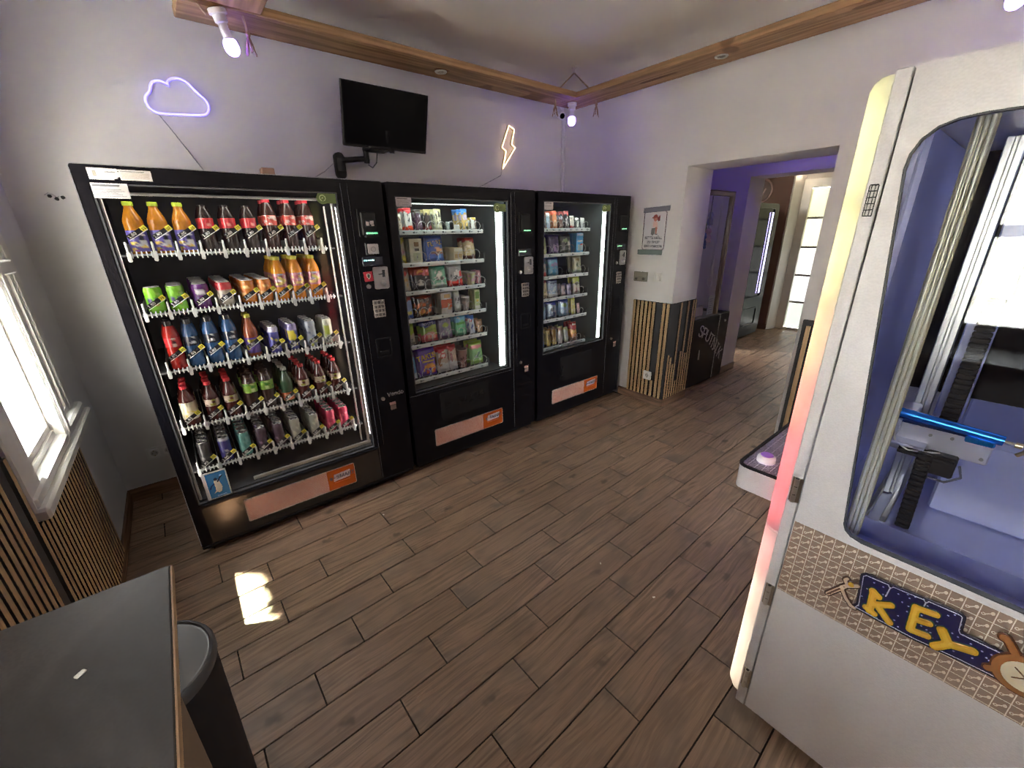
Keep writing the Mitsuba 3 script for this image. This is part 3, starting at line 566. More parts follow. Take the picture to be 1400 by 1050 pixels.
def paper(k, x0, x1, z0, z1, lines, base=srgb(214, 208, 198), tw=None):
    q = [(pr_y(tw or sbox(x0, z0, x1, z1), FY - .0018, FY + .0005), base)]
    for i, (a, b, z, h, c) in enumerate(lines): q.append((bx(a, b, FY - .0024, FY - .0016, z, z + h), c))
    scene[key(k)] = mk(q, 'm_vc', smooth=False)
M1 = machine(-.197, 1.008, -.155, .762, .292, 1.765, 'large black drinks vending machine with bottles and cans, left of the three', 'm_innerdark', True)
M2 = machine(1.030, 2.132, 1.076, 1.885, .575, 1.757, 'black snack vending machine in the middle of the three', 'm_inner', False)
M3 = machine(2.156, 3.248, 2.216, 2.985, .608, 1.765, 'black snack vending machine on the right of the three, beside the white pillar', 'm_inner', False)
banner(M1, .030, .452, .613, .104, .235); banner(M2, 1.191, 1.598, 1.781, .147, .268); banner(M3, 2.332, 2.738, 2.918, .147, .268)
GT = srgb(150, 146, 140)
tp = Polygon([(-.150, 1.777), (-.150, 1.818), (-.066, 1.818), (-.058, 1.812), (-.064, 1.808), (-.054, 1.803), (-.060, 1.799), (-.052, 1.795), (-.058, 1.790), (-.07, 1.786), (-.066, 1.783), (-.08, 1.781), (-.078, 1.777)])
paper(M1 + '__sticker', 0, 0, 0, 0, [(-.10, -.07, 1.803, .004, GT), (-.108, -.072, 1.795, .0025, srgb(190, 184, 174)), (-.136, -.126, 1.790, .018, srgb(150, 140, 120)), (-.134, -.128, 1.793, .012, srgb(205, 198, 186))], tw=tp)
paper(M1 + '__sticker', -.060, .038, 1.778, 1.816, [(-.055, .018, 1.808, .004, GT)] + [(-.054, .030, 1.786 + .0055 * i, .0022, srgb(196, 178, 160)) for i in range(4)])
paper(M1 + '__notice', -.153, -.046, 1.711, 1.766, [(-.148, -.07, 1.754, .006, srgb(110, 108, 108))] + [(-.148, -.058 - .01 * (i % 3), 1.718 + .006 * i, .0022, srgb(150, 146, 144)) for i in range(5)], srgb(190, 185, 180))
paper(M2 + '__notice', 1.079, 1.174, 1.705, 1.754, [(1.085, 1.15, 1.744, .005, srgb(120, 116, 118))] + [(1.085, 1.165 - .01 * (i % 2), 1.711 + .006 * i, .002, srgb(165, 160, 162)) for i in range(5)], srgb(206, 200, 204))
paper(M3 + '__notice', 2.219, 2.306, 1.706, 1.758, [(2.225, 2.29, 1.748, .005, srgb(120, 118, 118))] + [(2.225, 2.298, 1.713 + .006 * i, .002, srgb(165, 162, 160)) for i in range(5)], srgb(206, 204, 202))
def reuse_sticker(P, x, z):
    g = srgb(92, 104, 62); c = Point(x, z).buffer(.029, 20)
    tab = rrect(x, z - .024, x + .073, z + .024, .006)
    q = [(pr_y(unary_union([c, tab]), FY + .006, FY + .009), g)]
    r = Point(x, z).buffer(.016, 20).difference(Point(x, z).buffer(.0115, 20)).difference(sbox(x - .004, z - .03, x + .004, z - .005))
    q.append((pr_y(r, FY + .0052, FY + .0062), srgb(176, 186, 140))); q.append((pr_y(Polygon([(x - .006, z - .002), (x, z + .006), (x + .006, z - .002)]), FY + .0052, FY + .0062), srgb(176, 186, 140)))
    scene[P + '__round_sticker'] = mk(q, 'm_vc', smooth=False)
reuse_sticker(M1, .690, 1.737); reuse_sticker(M2, 1.795, 1.712); reuse_sticker(M3, 2.905, 1.728)
# penguin sticker, red sticker, vents, logo
q = [(pr_y(rrect(-.113, .302, -.008, .452, .004), FY - .002, FY + .006), srgb(226, 226, 222)), (pr_y(sbox(-.098, .306, -.014, .446), FY - .003, FY - .001), srgb(44, 108, 158)),
     (pr_y(Polygon([(-.070, .395), (-.066, .408), (-.058, .412), (-.052, .404), (-.046, .392), (-.040, .36), (-.046, .336), (-.058, .330), (-.066, .338), (-.079, .332), (-.07, .345), (-.069, .365)]), FY - .004, FY - .002), srgb(228, 224, 206)),
     (pr_y(Polygon([(-.066, .400), (-.068, .412), (-.060, .418), (-.053, .412), (-.053, .403)]), FY - .0045, FY - .003), srgb(16, 26, 44)),
     (pr_y(LineString([(-.052, .395), (-.046, .404), (-.04, .414), (-.032, .42)]).buffer(.0035), FY - .0045, FY - .003), srgb(16, 30, 54)), (pr_y(LineString([(-.071, .385), (-.084, .375), (-.090, .362)]).buffer(.003), FY - .0045, FY - .003), srgb(20, 48, 96)),
     (pr_y(Point(-.036, .424).buffer(.0055), FY - .0045, FY - .003), srgb(150, 190, 230)), (bx(-.07, -.03, FY - .004, FY - .002, .312, .317), srgb(150, 190, 230))]
scene[M1 + '__penguin_sticker'] = mk(q, 'm_vc', smooth=False)
q = [(pr_y(affinity.rotate(sbox(.842, 1.312, .893, 1.366), 3), FY - .002, FY), srgb(196, 58, 70)), (pr_y(Polygon([(.856, 1.352), (.868, 1.357), (.880, 1.352), (.879, 1.336), (.868, 1.322), (.857, 1.336)]), FY - .003, FY - .0015), srgb(226, 206, 200)), (pr_y(Polygon([(.861, 1.349), (.868, 1.352), (.875, 1.349), (.874, 1.337), (.868, 1.329), (.862, 1.337)]), FY - .0038, FY - .0025), srgb(84, 92, 84))]
scene[key(M1 + '__sticker')] = mk(q, 'm_vc', smooth=False)
scene[M1 + '__maker_logo'] = mk([(text_y('Vendo', .026, .885, FY, .603, True, .001), srgb(140, 136, 134))], 'm_vc', smooth=False)
scene[M1 + '__vent'] = mk(cat(*[bx(-.105 + .0125 * i, -.099 + .0125 * i, FY - .0016, FY + .001, .062 + .0125 * r, .068 + .0125 * r) for i in range(66) for r in range(4)]), 'm_felt', smooth=False)
pbr('m_blackgloss', (0.004, 0.004, 0.005), 0.22, spec=0.6)
scene[M1 + '__lower_panel'] = mk(bx(-.15, .775, FY - .0008, FY + .002, .055, .27, .0005), 'm_blackgloss')
scene[M1 + '__edge_trim'] = mk(cat(bx(-.1985, -.1955, FY - .001, FY + .012, .06, 1.815), bx(-.19, 1.0, FY - .0005, FY + .012, 1.8285, 1.8315)), 'm_alu', smooth=False)
scene[M1 + '__lower_lip'] = mk(cat(bx(-.15, .78, FY - .012, FY + .002, .272, .290, .004), bx(-.195, 1.0, FY - .006, FY + .002, .035, .05, .003)), 'm_black')
scene[M1 + '__delivery_trim'] = mk(bx(.10, .745, FY + .016, FY + .03, .325, .345, .003), 'm_alu')
scene[M1 + '__window_trim'] = mk(cat(bx(.728, .740, FY + .014, FY + .035, .34, 1.735, .003), bx(.690, .697, FY + .016, FY + .034, .36, 1.70, .002), bx(-.146, -.135, FY + .014, FY + .04, .31, 1.74, .003), bx(-.12, .72, FY + .016, FY + .03, 1.725, 1.737, .003)), 'm_alu')
scene[M2 + '__push_flap'] = mk(cat(pr_y(rrect(1.25, .33, 1.66, .53, .01), FY - .004, FY + .001), text_y('E-PUSH', .065, 1.455, FY - .003, .40, True, .004, 'c'), pr_y(Polygon([(1.56, .505), (1.58, .525), (1.60, .505)]), FY - .007, FY - .003)), 'm_blackmatte')
scene[M2 + '__door_seam'] = mk(cat(bx(1.03, 1.9, FY - .0015, FY + .001, .556, .560), bx(1.905, 1.908, FY - .0015, FY + .001, .06, 1.8)), 'm_innerdark', smooth=False)
scene[M3 + '__push_flap'] = mk(cat(pr_y(rrect(2.42, .33, 2.82, .55, .01), FY - .004, FY + .001), bx(2.44, 2.455, FY - .016, FY, .38, .47, .004)), 'm_blackmatte')
for M, xs, z0, z1 in ((M2, (1.795, 1.850), .60, 1.735), (M3, (2.915, 2.955), .63, 1.74)):
    emit(M + '__led_strip', bx(xs[0], xs[1], FY + .022, FY + .038, z0, z1, .004), LEDC * 1.25)
emit(M2 + '__added_top_led', bx(1.12, 1.78, FY + .03, FY + .042, 1.722, 1.728), LEDC * .8)
for M, x0, x1, z in ((M2, 1.12, 1.86, 1.761), (M3, 2.26, 2.96, 1.769)): emit(key(M + '__added_top_led'), bx(x0, x1, FY + .052, FY + .088, z, z + .004), LEDC * 9.0)  # hidden strips added above the glass to brighten the snacks
for x in (-.1625, .7660): emit(key(M1 + '__led_strip'), bx(x, x + .0035, FY + .051, FY + .080, .36, 1.70), np.array([1.0, .95, .84]) * 8.0)
emit(key(M1 + '__led_strip'), bx(-.1, .70, FY + .052, FY + .088, 1.769, 1.774), np.array([1.0, .95, .84]) * 7.0)

# ---------------------------------------------------------------- shelves
S1 = [1.495, 1.238, .966, .674, .432]
S2 = [1.568, 1.378, 1.207, 1.032, .856, .616]
LX = [[-.068, .015, .100, .188, .275, .364, .458, .545, .630], [-.078, .005, .100, .194, .292, .367, .446, .529, .614], [-.062, .010, .092, .172, .258, .356, .448, .546, .636],
      [-.078, .018, .102, .198, .275, .368, .455, .548, .635], [-.070, .018, .108, .190, .279, .366, .466, .560, .640]]
NW = srgb(240, 240, 236)
tagn = meshkit.text_mesh('1.80', .0115, .0008, True)
def price_tag(n):
    q = [(pr_y(sbox(-.040, -.0085, .018, .0085), -.001, 0), srgb(18, 18, 20)), (pr_y(sbox(-.043, -.0125, .04, -.0095), -.001, 0), NW), (pr_y(sbox(.019, -.0095, .041, .0105), -.0014, 0), srgb(226, 214, 64)),
         (text_y('1.80', .0112, -.036, -.001, -.0055, True, .0008), NW), (text_y(str(n), .009, .030, -.0014, -.0045, True, .0008, 'c'), srgb(70, 64, 20))]
    return mk(q, 'm_vc', smooth=False)
TAGDZ = [.092, .058, .088, .06, .05]
for r, z in enumerate(S1):
    k = key(M1 + '__shelf')
    scene[k] = mk(bx(-.15, .74, 2.452, 3.05, z - .006, z + .002), 'm_innerdark', smooth=False)
    teeth = [bx(-.115, .70, 2.446, 2.452, z - .004, z + .005)]
    x = -.105
    while x < .69: teeth.append(bx(x, x + .0055, 2.438, 2.448, z - .012, z + .016, .002)); x += .0165
    scene[k + '__front_rail'] = mk(cat(*teeth), 'm_rail', smooth=False)
    xs = LX[r]; mids = [xs[0] - .045] + [(a + b) / 2 for a, b in zip(xs, xs[1:])] + [xs[-1] + .043]
    dv = mk(cat(pr_y(rrect(-.0075, -.028, .0075, .014, .006), -.012, 0), bx(-.0012, .0012, .0, .50, .002, .045), bx(-.004, .004, -.014, -.006, .01, .055, .002)), 'm_rail', smooth=False)
    for m in mids: scene[key(k + '__divider')] = {**dv, 'to_world': T().translate([m, 2.448, z])}
    for i, x in enumerate(xs): scene[key(k + '__price_tag')] = {**price_tag((r + 1) * 10 + i + 1), 'to_world': T().translate([x + .004, 2.430, z + TAGDZ[r] - (.03 if (r == 2 and i > 4) else 0)]).rotate([0, 1, 0], -32)}
def helix(r, turns, pitch):
    a = np.linspace(0, 2 * np.pi * turns, int(turns * 14) + 1)
    return tube(np.stack([r * np.sin(a + 2.6), a / (2 * np.pi) * pitch, r * np.cos(a + 2.6)], 1), .0017, 4)
SPIR = {r: mk([(helix(r, 1.2, .008), srgb(214, 216, 214))], 'm_vcg', smooth=60) for r in (.028, .034, .04)}
def snack_shelf(M, x0, x1, z, n):
    k = key(M + '__shelf')
    scene[k] = mk(cat(bx(x0 - .01, x1 + .02, 2.456, 3.02, z - .006, z + .004), bx(x1 + .012, x1 + .02, 2.456, 3.02, z, z + .05)), 'm_innerdark', smooth=False)
    q = [(bx(x0 - .012, x1 + .005, 2.444, 2.456, z - .014, z + .012, .002), srgb(214, 220, 218))]
    for i in range(n):
        x = x0 + (x1 - x0) * (i + .5) / n
        q.append((bx(x - .008, x + .004, 2.4425, 2.4445, z - .006, z + .004), srgb(84, 92, 96)))
        if (i * 7 + int(z * 100)) % 3: q.append((bx(x + .008, x + .02, 2.4425, 2.4445, z - .004, z + .002), srgb(140, 148, 150)))
    scene[k + '__price_rail'] = mk(q, 'm_vc', smooth=False)
    return k

# ---------------------------------------------------------------- drinks: one mesh set per kind, then copies
ORD = ['front', 'second', 'third', 'fourth', 'fifth', 'sixth', 'seventh']
ROWN = ['top', 'second', 'third', 'fourth', 'bottom']
LANE = ['first', 'second', 'third', 'fourth', 'fifth', 'sixth', 'seventh', 'eighth', 'ninth']
def vprint(base, accents, seed, zc, scale=60):
    """printed wrapper: base colour with patches of accent colours, fixed to the object"""
    base = np.array(base)
    def f(v):
        c = np.tile(base, (len(v), 1))
        for i, (col, z0, z1, xr, dens) in enumerate(accents):
            n = meshkit.noise(v * scale, seed + i)
            m = (v[:, 2] > z0) & (v[:, 2] < z1) & (np.abs(v[:, 0] - zc) < xr) & (n < dens) & (v[:, 1] < .9)
            c[m] = col
        return c
    return f
def lathe_d(prof, n=20, step=.008):
    o = [prof[0]]
    for a, b in zip(prof, prof[1:]):
        k = max(1, int(math.dist(a, b) / step)); o += [(a[0] + (b[0] - a[0]) * (i + 1) / k, a[1] + (b[1] - a[1]) * (i + 1) / k) for i in range(k)]
    return lathe(o, n)
def bottle_kind(h, r, liquid, capc, labelc, lz, acc=(), neck=.013, capr=.0155, waist=.92, caph=.018, shoulder=.62, seed=1):
    body = [(0, .002), (r * .8, 0), (r, .008), (r, lz[0] * h), (r * waist, lz[0] * h + .006), (r * waist, lz[1] * h - .006), (r, lz[1] * h), (r, shoulder * h), (r * .93, (shoulder + .06) * h), (r * .7, (shoulder + .16) * h), (neck * 1.1, (shoulder + .25) * h), (neck, h - caph), (0, h - caph)]
    lab = [(r * waist + .001, lz[0] * h + .004), (r * waist + .0012, lz[1] * h - .004)] if waist < .99 else [(r + .0006, lz[0] * h), (r + .0006, lz[1] * h)]
    cp = [(0, h - caph), (capr, h - caph), (capr, h - .002), (capr - .002, h), (0, h)]
    return [('', mk([(lathe(body, 20), liquid)], 'm_vcg', 40)), ('__label', mk([(lathe_d(lab, 24, .006), vprint(labelc, acc, seed, 0.0))], 'm_vcg', True)), ('__cap', mk([(lathe(cp, 18), capc)], 'm_vcg', 40))]
def can_kind(h, r, col, acc=(), lidc=srgb(206, 206, 204), seed=1, scale=60):
    w = [(r * .80, .001), (r, .010), (r, h - .013), (r * .84, h - .002)]
    lid = [(0, h - .006), (r * .74, h - .006), (r * .78, h - .003), (r * .80, h), (r * .85, h), (r * .86, h - .003)]
    bot = [(0, .004), (r * .7, .004), (r * .78, 0), (r * .82, .002)]
    tab = bx(-.008, .008, -.014, .006, h - .0055, h - .0035, .0008)
    return [('', mk([(lathe_d(w, 22, .010), vprint(col, acc, seed, 0.0, scale)), (lathe(bot, 20), lidc)], 'm_foil', True)), ('__lid', mk([(lathe(lid[2:], 22), lidc), (lathe(lid[:3], 22), tuple(.22 * x for x in lidc)), (tab, lidc)], 'm_foil', 40))]  # recessed lid disc coloured darker to imitate shade inside the rim
CL = srgb
K = {}
K['peach'] = ('drink_bottle', 'bottle', 'amber iced tea bottle with lime green cap', bottle_kind(.212, .0345, CL(176, 112, 30), CL(168, 188, 60), CL(98, 90, 160), (.05, .46), [(CL(230, 200, 90), .01, .05, .03, .5), (CL(150, 70, 150), .01, .04, .03, .45), (CL(225, 225, 230), .03, .08, .03, .38), (CL(20, 26, 40), .055, .075, .02, .6)], .015, .0185, 1.0, .017, .62), .070, 1)
K['cola'] = ('drink_bottle', 'bottle', 'cola bottle with dark cap and red label', bottle_kind(.205, .030, CL(24, 14, 12), CL(26, 22, 22), CL(196, 54, 58), (.50, .72), [(CL(230, 150, 140), .11, .14, .01, .5)], waist=1.0, shoulder=.72), .064, 2)
K['fizz'] = ('drink_bottle', 'bottle', 'dark soda bottle with red cap and red label', bottle_kind(.238, .030, CL(46, 24, 20), CL(200, 52, 62), CL(205, 80, 70), (.48, .68), [(CL(240, 220, 210), .12, .165, .03, .45)], waist=1.0, shoulder=.68), .064, 3)
K['lime'] = ('drink_can', 'can', 'lime green fruit soda can', can_kind(.118, .033, CL(134, 206, 50), [(CL(58, 36, 110), .045, .066, .022, .62), (CL(236, 150, 80), .036, .046, .02, .6), (CL(190, 232, 120), .06, .11, .04, .3)]), .068, 3)
K['purple'] = ('drink_can', 'can', 'dark purple fruit soda can', can_kind(.118, .033, CL(78, 32, 92), [(CL(232, 228, 236), .07, .092, .016, .55), (CL(62, 36, 110), .03, .06, .03, .5)]), .068, 7)
K['redwhite'] = ('drink_can', 'can', 'red and white soda can', can_kind(.118, .033, CL(196, 186, 172), [(CL(196, 54, 58), .078, .125, .05, 1.0), (CL(50, 50, 110), .04, .058, .02, .7)]), .068, 7)
K['orangecan'] = ('drink_can', 'can', 'orange soda can', can_kind(.118, .033, CL(206, 118, 38), [(CL(238, 196, 130), .05, .09, .04, .38), (CL(180, 84, 24), .0, .06, .05, .35)]), .068, 7)
K['juice'] = ('drink_bottle', 'bottle', 'orange juice bottle with yellow cap and pink label', bottle_kind(.222, .034, CL(226, 138, 26), CL(228, 212, 50), CL(206, 130, 140), (.32, .62), [(CL(240, 214, 130), .08, .13, .03, .42), (CL(238, 220, 230), .10, .14, .03, .35), (CL(170, 60, 90), .08, .12, .03, .25)], .015, .019, 1.0, .018, .66), .070, 4)
K['sportred'] = ('drink_bottle', 'bottle', 'red sports drink bottle with dark cap', bottle_kind(.232, .0315, CL(160, 34, 28), CL(28, 26, 28), CL(212, 60, 66), (.46, .68), [(CL(222, 206, 196), .11, .155, .012, .5), (CL(60, 30, 30), .125, .145, .02, .3)], .014, .018, .97, .03, .68), .072, 2)
K['sportblue'] = ('drink_bottle', 'bottle', 'dark blue sports drink bottle with dark cap', bottle_kind(.232, .0315, CL(36, 66, 104), CL(26, 28, 32), CL(26, 32, 46), (.44, .66), [(CL(206, 212, 214), .115, .15, .012, .55)], .014, .018, .97, .03, .68), .072, 3)
K['icetea'] = ('drink_bottle', 'bottle', 'iced tea bottle with yellow cap and purple label', bottle_kind(.222, .031, CL(122, 56, 30), CL(224, 210, 60), CL(74, 54, 128), (.10, .46), [(CL(216, 200, 80), .04, .09, .03, .4)], waist=1.0, shoulder=.6), .066, 2)
K['bluecan'] = ('drink_can', 'can', 'slim blue and white can', can_kind(.145, .027, CL(66, 64, 138), [(CL(196, 196, 220), .115, .15, .05, 1.0), (CL(222, 212, 80), .02, .10, .02, .36), (CL(220, 222, 236), .01, .05, .03, .3)]), .056, 4)
K['bluecan2'] = ('drink_can', 'can', 'slim blue can with yellow print', can_kind(.150, .027, CL(52, 56, 120), [(CL(150, 140, 190), .115, .15, .05, 1.0), (CL(222, 206, 60), .03, .11, .02, .62)]), .056, 4)
K['silvercan'] = ('drink_can', 'can', 'slim silver grey can', can_kind(.150, .027, CL(150, 158, 172), [(CL(196, 206, 90), .01, .05, .02, .5), (CL(90, 100, 130), .05, .12, .03, .35)]), .056, 4)
K['whitecan'] = ('drink_can', 'can', 'slim white can with lime and red print', can_kind(.150, .027, CL(206, 206, 190), [(CL(170, 180, 60), .05, .11, .015, .6), (CL(206, 90, 90), .0, .04, .03, .5)]), .056, 3)
K['cream'] = ('drink_bottle', 'bottle', 'brown soda bottle with sun glare painted as label', bottle_kind(.205, .034, CL(60, 22, 18), CL(206, 46, 56), CL(236, 226, 196), (.16, .60), [(CL(236, 214, 90), .05, .08, .02, .4)], waist=1.0, shoulder=.62), .074, 3)  # cream label colour stands in for sun glare on this bottle
K['cherry'] = ('drink_bottle', 'bottle', 'cherry cola bottle with red cap and white label', bottle_kind(.205, .031, CL(52, 16, 14), CL(206, 52, 60), CL(206, 190, 172), (.38, .56), [(CL(150, 150, 60), .08, .12, .012, .5), (CL(80, 30, 26), .08, .12, .03, .3)], waist=1.0, shoulder=.6), .066, 4)
K['kiwi'] = ('drink_bottle', 'bottle', 'squat green juice bottle with wide yellow cap', bottle_kind(.185, .033, CL(34, 20, 16), CL(224, 214, 50), CL(122, 160, 60), (.56, .84), [(CL(206, 220, 160), .11, .15, .015, .5), (CL(60, 110, 40), .10, .155, .04, .3)], .022, .024, 1.0, .016, .84), .070, 4)
K['water'] = ('drink_bottle', 'bottle', 'dark green bottle with clear cap and orange label', bottle_kind(.205, .030, CL(34, 54, 36), CL(196, 196, 190), CL(206, 110, 70), (.08, .30), [(CL(236, 190, 160), .02, .05, .03, .35)], waist=1.0, shoulder=.6), .066, 4)
for n, d, c, a in (('black', 'slim black energy drink can', CL(44, 42, 44), [(CL(120, 116, 116), .02, .08, .02, .35)]), ('navy', 'slim navy blue energy drink can', CL(34, 30, 92), [(CL(190, 186, 190), .02, .07, .008, .6), (CL(150, 150, 160), .115, .14, .05, .8)]), ('teal', 'slim teal energy drink can', CL(86, 146, 140), [(CL(120, 172, 166), .03, .11, .03, .4)]),
                   ('brown', 'slim dark purple energy drink can', CL(48, 32, 44), [(CL(120, 100, 120), .03, .07, .02, .3)]), ('pale', 'slim pale grey energy drink can', CL(158, 158, 146), [(CL(196, 196, 180), .03, .11, .03, .4)]), ('pink', 'slim pink red energy drink can', CL(200, 56, 92), [(CL(232, 120, 140), .03, .10, .03, .35)])):
    K[n] = ('drink_can', 'can', d, can_kind(.138, .0265, c, a), .056, 5)
ROWS = [['peach'] * 3 + ['cola'] * 2 + ['cola', 'fizz', 'fizz', 'fizz'], ['lime', 'lime', 'purple', 'redwhite', 'orangecan', 'orangecan', 'juice', 'juice', 'juice'], ['sportred', 'sportblue', 'sportblue', 'sportblue', 'icetea', 'bluecan', 'bluecan2', 'silvercan', 'whitecan'],
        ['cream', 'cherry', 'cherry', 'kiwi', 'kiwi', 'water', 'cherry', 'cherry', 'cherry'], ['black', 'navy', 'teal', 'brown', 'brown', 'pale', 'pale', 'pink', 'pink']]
def place(name, cat_, parts, tf, label, group=None):
    k = key(name); L(k, label, cat_, group)
    for suf, d in parts: scene[k + suf if suf or len(parts) == 1 else k] = {**d, 'to_world': tf}
    return k
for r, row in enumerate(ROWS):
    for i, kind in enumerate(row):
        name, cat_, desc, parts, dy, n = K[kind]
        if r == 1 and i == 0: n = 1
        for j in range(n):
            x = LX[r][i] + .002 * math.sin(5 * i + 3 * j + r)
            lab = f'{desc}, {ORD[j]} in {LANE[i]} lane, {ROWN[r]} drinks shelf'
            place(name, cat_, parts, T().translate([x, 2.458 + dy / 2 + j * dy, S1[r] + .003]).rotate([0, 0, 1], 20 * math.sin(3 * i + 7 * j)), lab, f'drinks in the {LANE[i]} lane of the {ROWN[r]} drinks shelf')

# ---------------------------------------------------------------- snacks
def bag(w, h, t, main, top=None, bottom=None, spots=(), seed=0, nu=14, nv=20, topf=.78, botf=.2):
    u = np.linspace(-1, 1, nu + 1); v = np.linspace(0, 1, nv + 1); U, V = np.meshgrid(u, v)
    prof = np.clip(np.minimum(V, 1 - V) / .13, 0, 1); prof = prof * prof * (3 - 2 * prof)
    wob = meshkit.noise(np.stack([U * 1.7 + seed, V * 3, U * 0], -1), seed) - .5
    th = t / 2 * prof * np.sqrt(np.clip(1 - np.abs(U) ** 2.6, 0, 1)) * (1 + .35 * wob)
    zig = .0015 * np.sin(U * 22) * (1 - prof)
    X = U * w / 2 * (1 - .05 * prof * np.sin(np.pi * V)); Z = V * h
    Fv = np.stack([X, -th + zig, Z], -1).reshape(-1, 3); Bv = np.stack([X, th + zig + 1e-4, Z], -1).reshape(-1, 3)
    f = []
    n1 = nu + 1
    for a in range(nv):
        for b in range(nu):
            p = a * n1 + b; f += [(p, p + 1, p + n1 + 1), (p, p + n1 + 1, p + n1)]
    f = np.array(f); nF = len(Fv)
    uv = np.stack([np.concatenate([U.ravel(), U.ravel()]), np.concatenate([V.ravel(), V.ravel()])], 1)
    m = trimesh.Trimesh(np.vstack([Fv, Bv]), np.vstack([f, f[:, ::-1] + nF]), process=False)
    c = np.tile(np.array(main, float), (len(uv), 1))
    edge = .05 * np.sin(uv[:, 0] * 3 + seed)
    if top is not None: c[uv[:, 1] > topf + edge] = top
    if bottom is not None: c[uv[:, 1] < botf - edge] = bottom
    for q, (col, u0, v0, ru, rv, dens) in enumerate(spots):
        nn = meshkit.noise(np.stack([uv[:, 0] * 4.5, uv[:, 1] * 9, np.zeros(len(uv)) + q * 3.3], -1), seed + q)
        c[(((uv[:, 0] - u0) / ru) ** 2 + ((uv[:, 1] - v0) / rv) ** 2 < 1) & (nn < dens)] = col
    cr = (uv[:, 1] < .045) | (uv[:, 1] > .955)
    c[cr] = c[cr] * .8 + .12
    return mikit.ply(m, 'm_foil', smooth=True, color=c)
def carton(w, h, d, main, bands=(), texts=()):
    q = [(bx(-w / 2, w / 2, -d / 2, d / 2, 0, h, .0015), main)]
    for col, u0, u1, v0, v1 in bands: q.append((bx(u0 * w / 2, u1 * w / 2, -d / 2 - .0008, -d / 2 + .001, v0 * h, v1 * h), col))
    return mk(q, 'm_vcg', smooth=False)
def cup(h, r0, r1, body, lid, blob):
    return [('', mk([(lathe_d([(0, 0), (r0, 0), (r1, h - .008)], 22, .01), vprint(body, [(blob, .02, h * .7, .03, .45)], 3, 0.0))], 'm_vcg', True)), ('__lid', mk([(lathe([(r1, h - .01), (r1 + .003, h - .008), (r1 + .003, h - .003), (r1 - .004, h), (0, h - .001)], 22), lid)], 'm_vcg', 40))]
W_, BK = CL(226, 224, 218), CL(24, 22, 24)
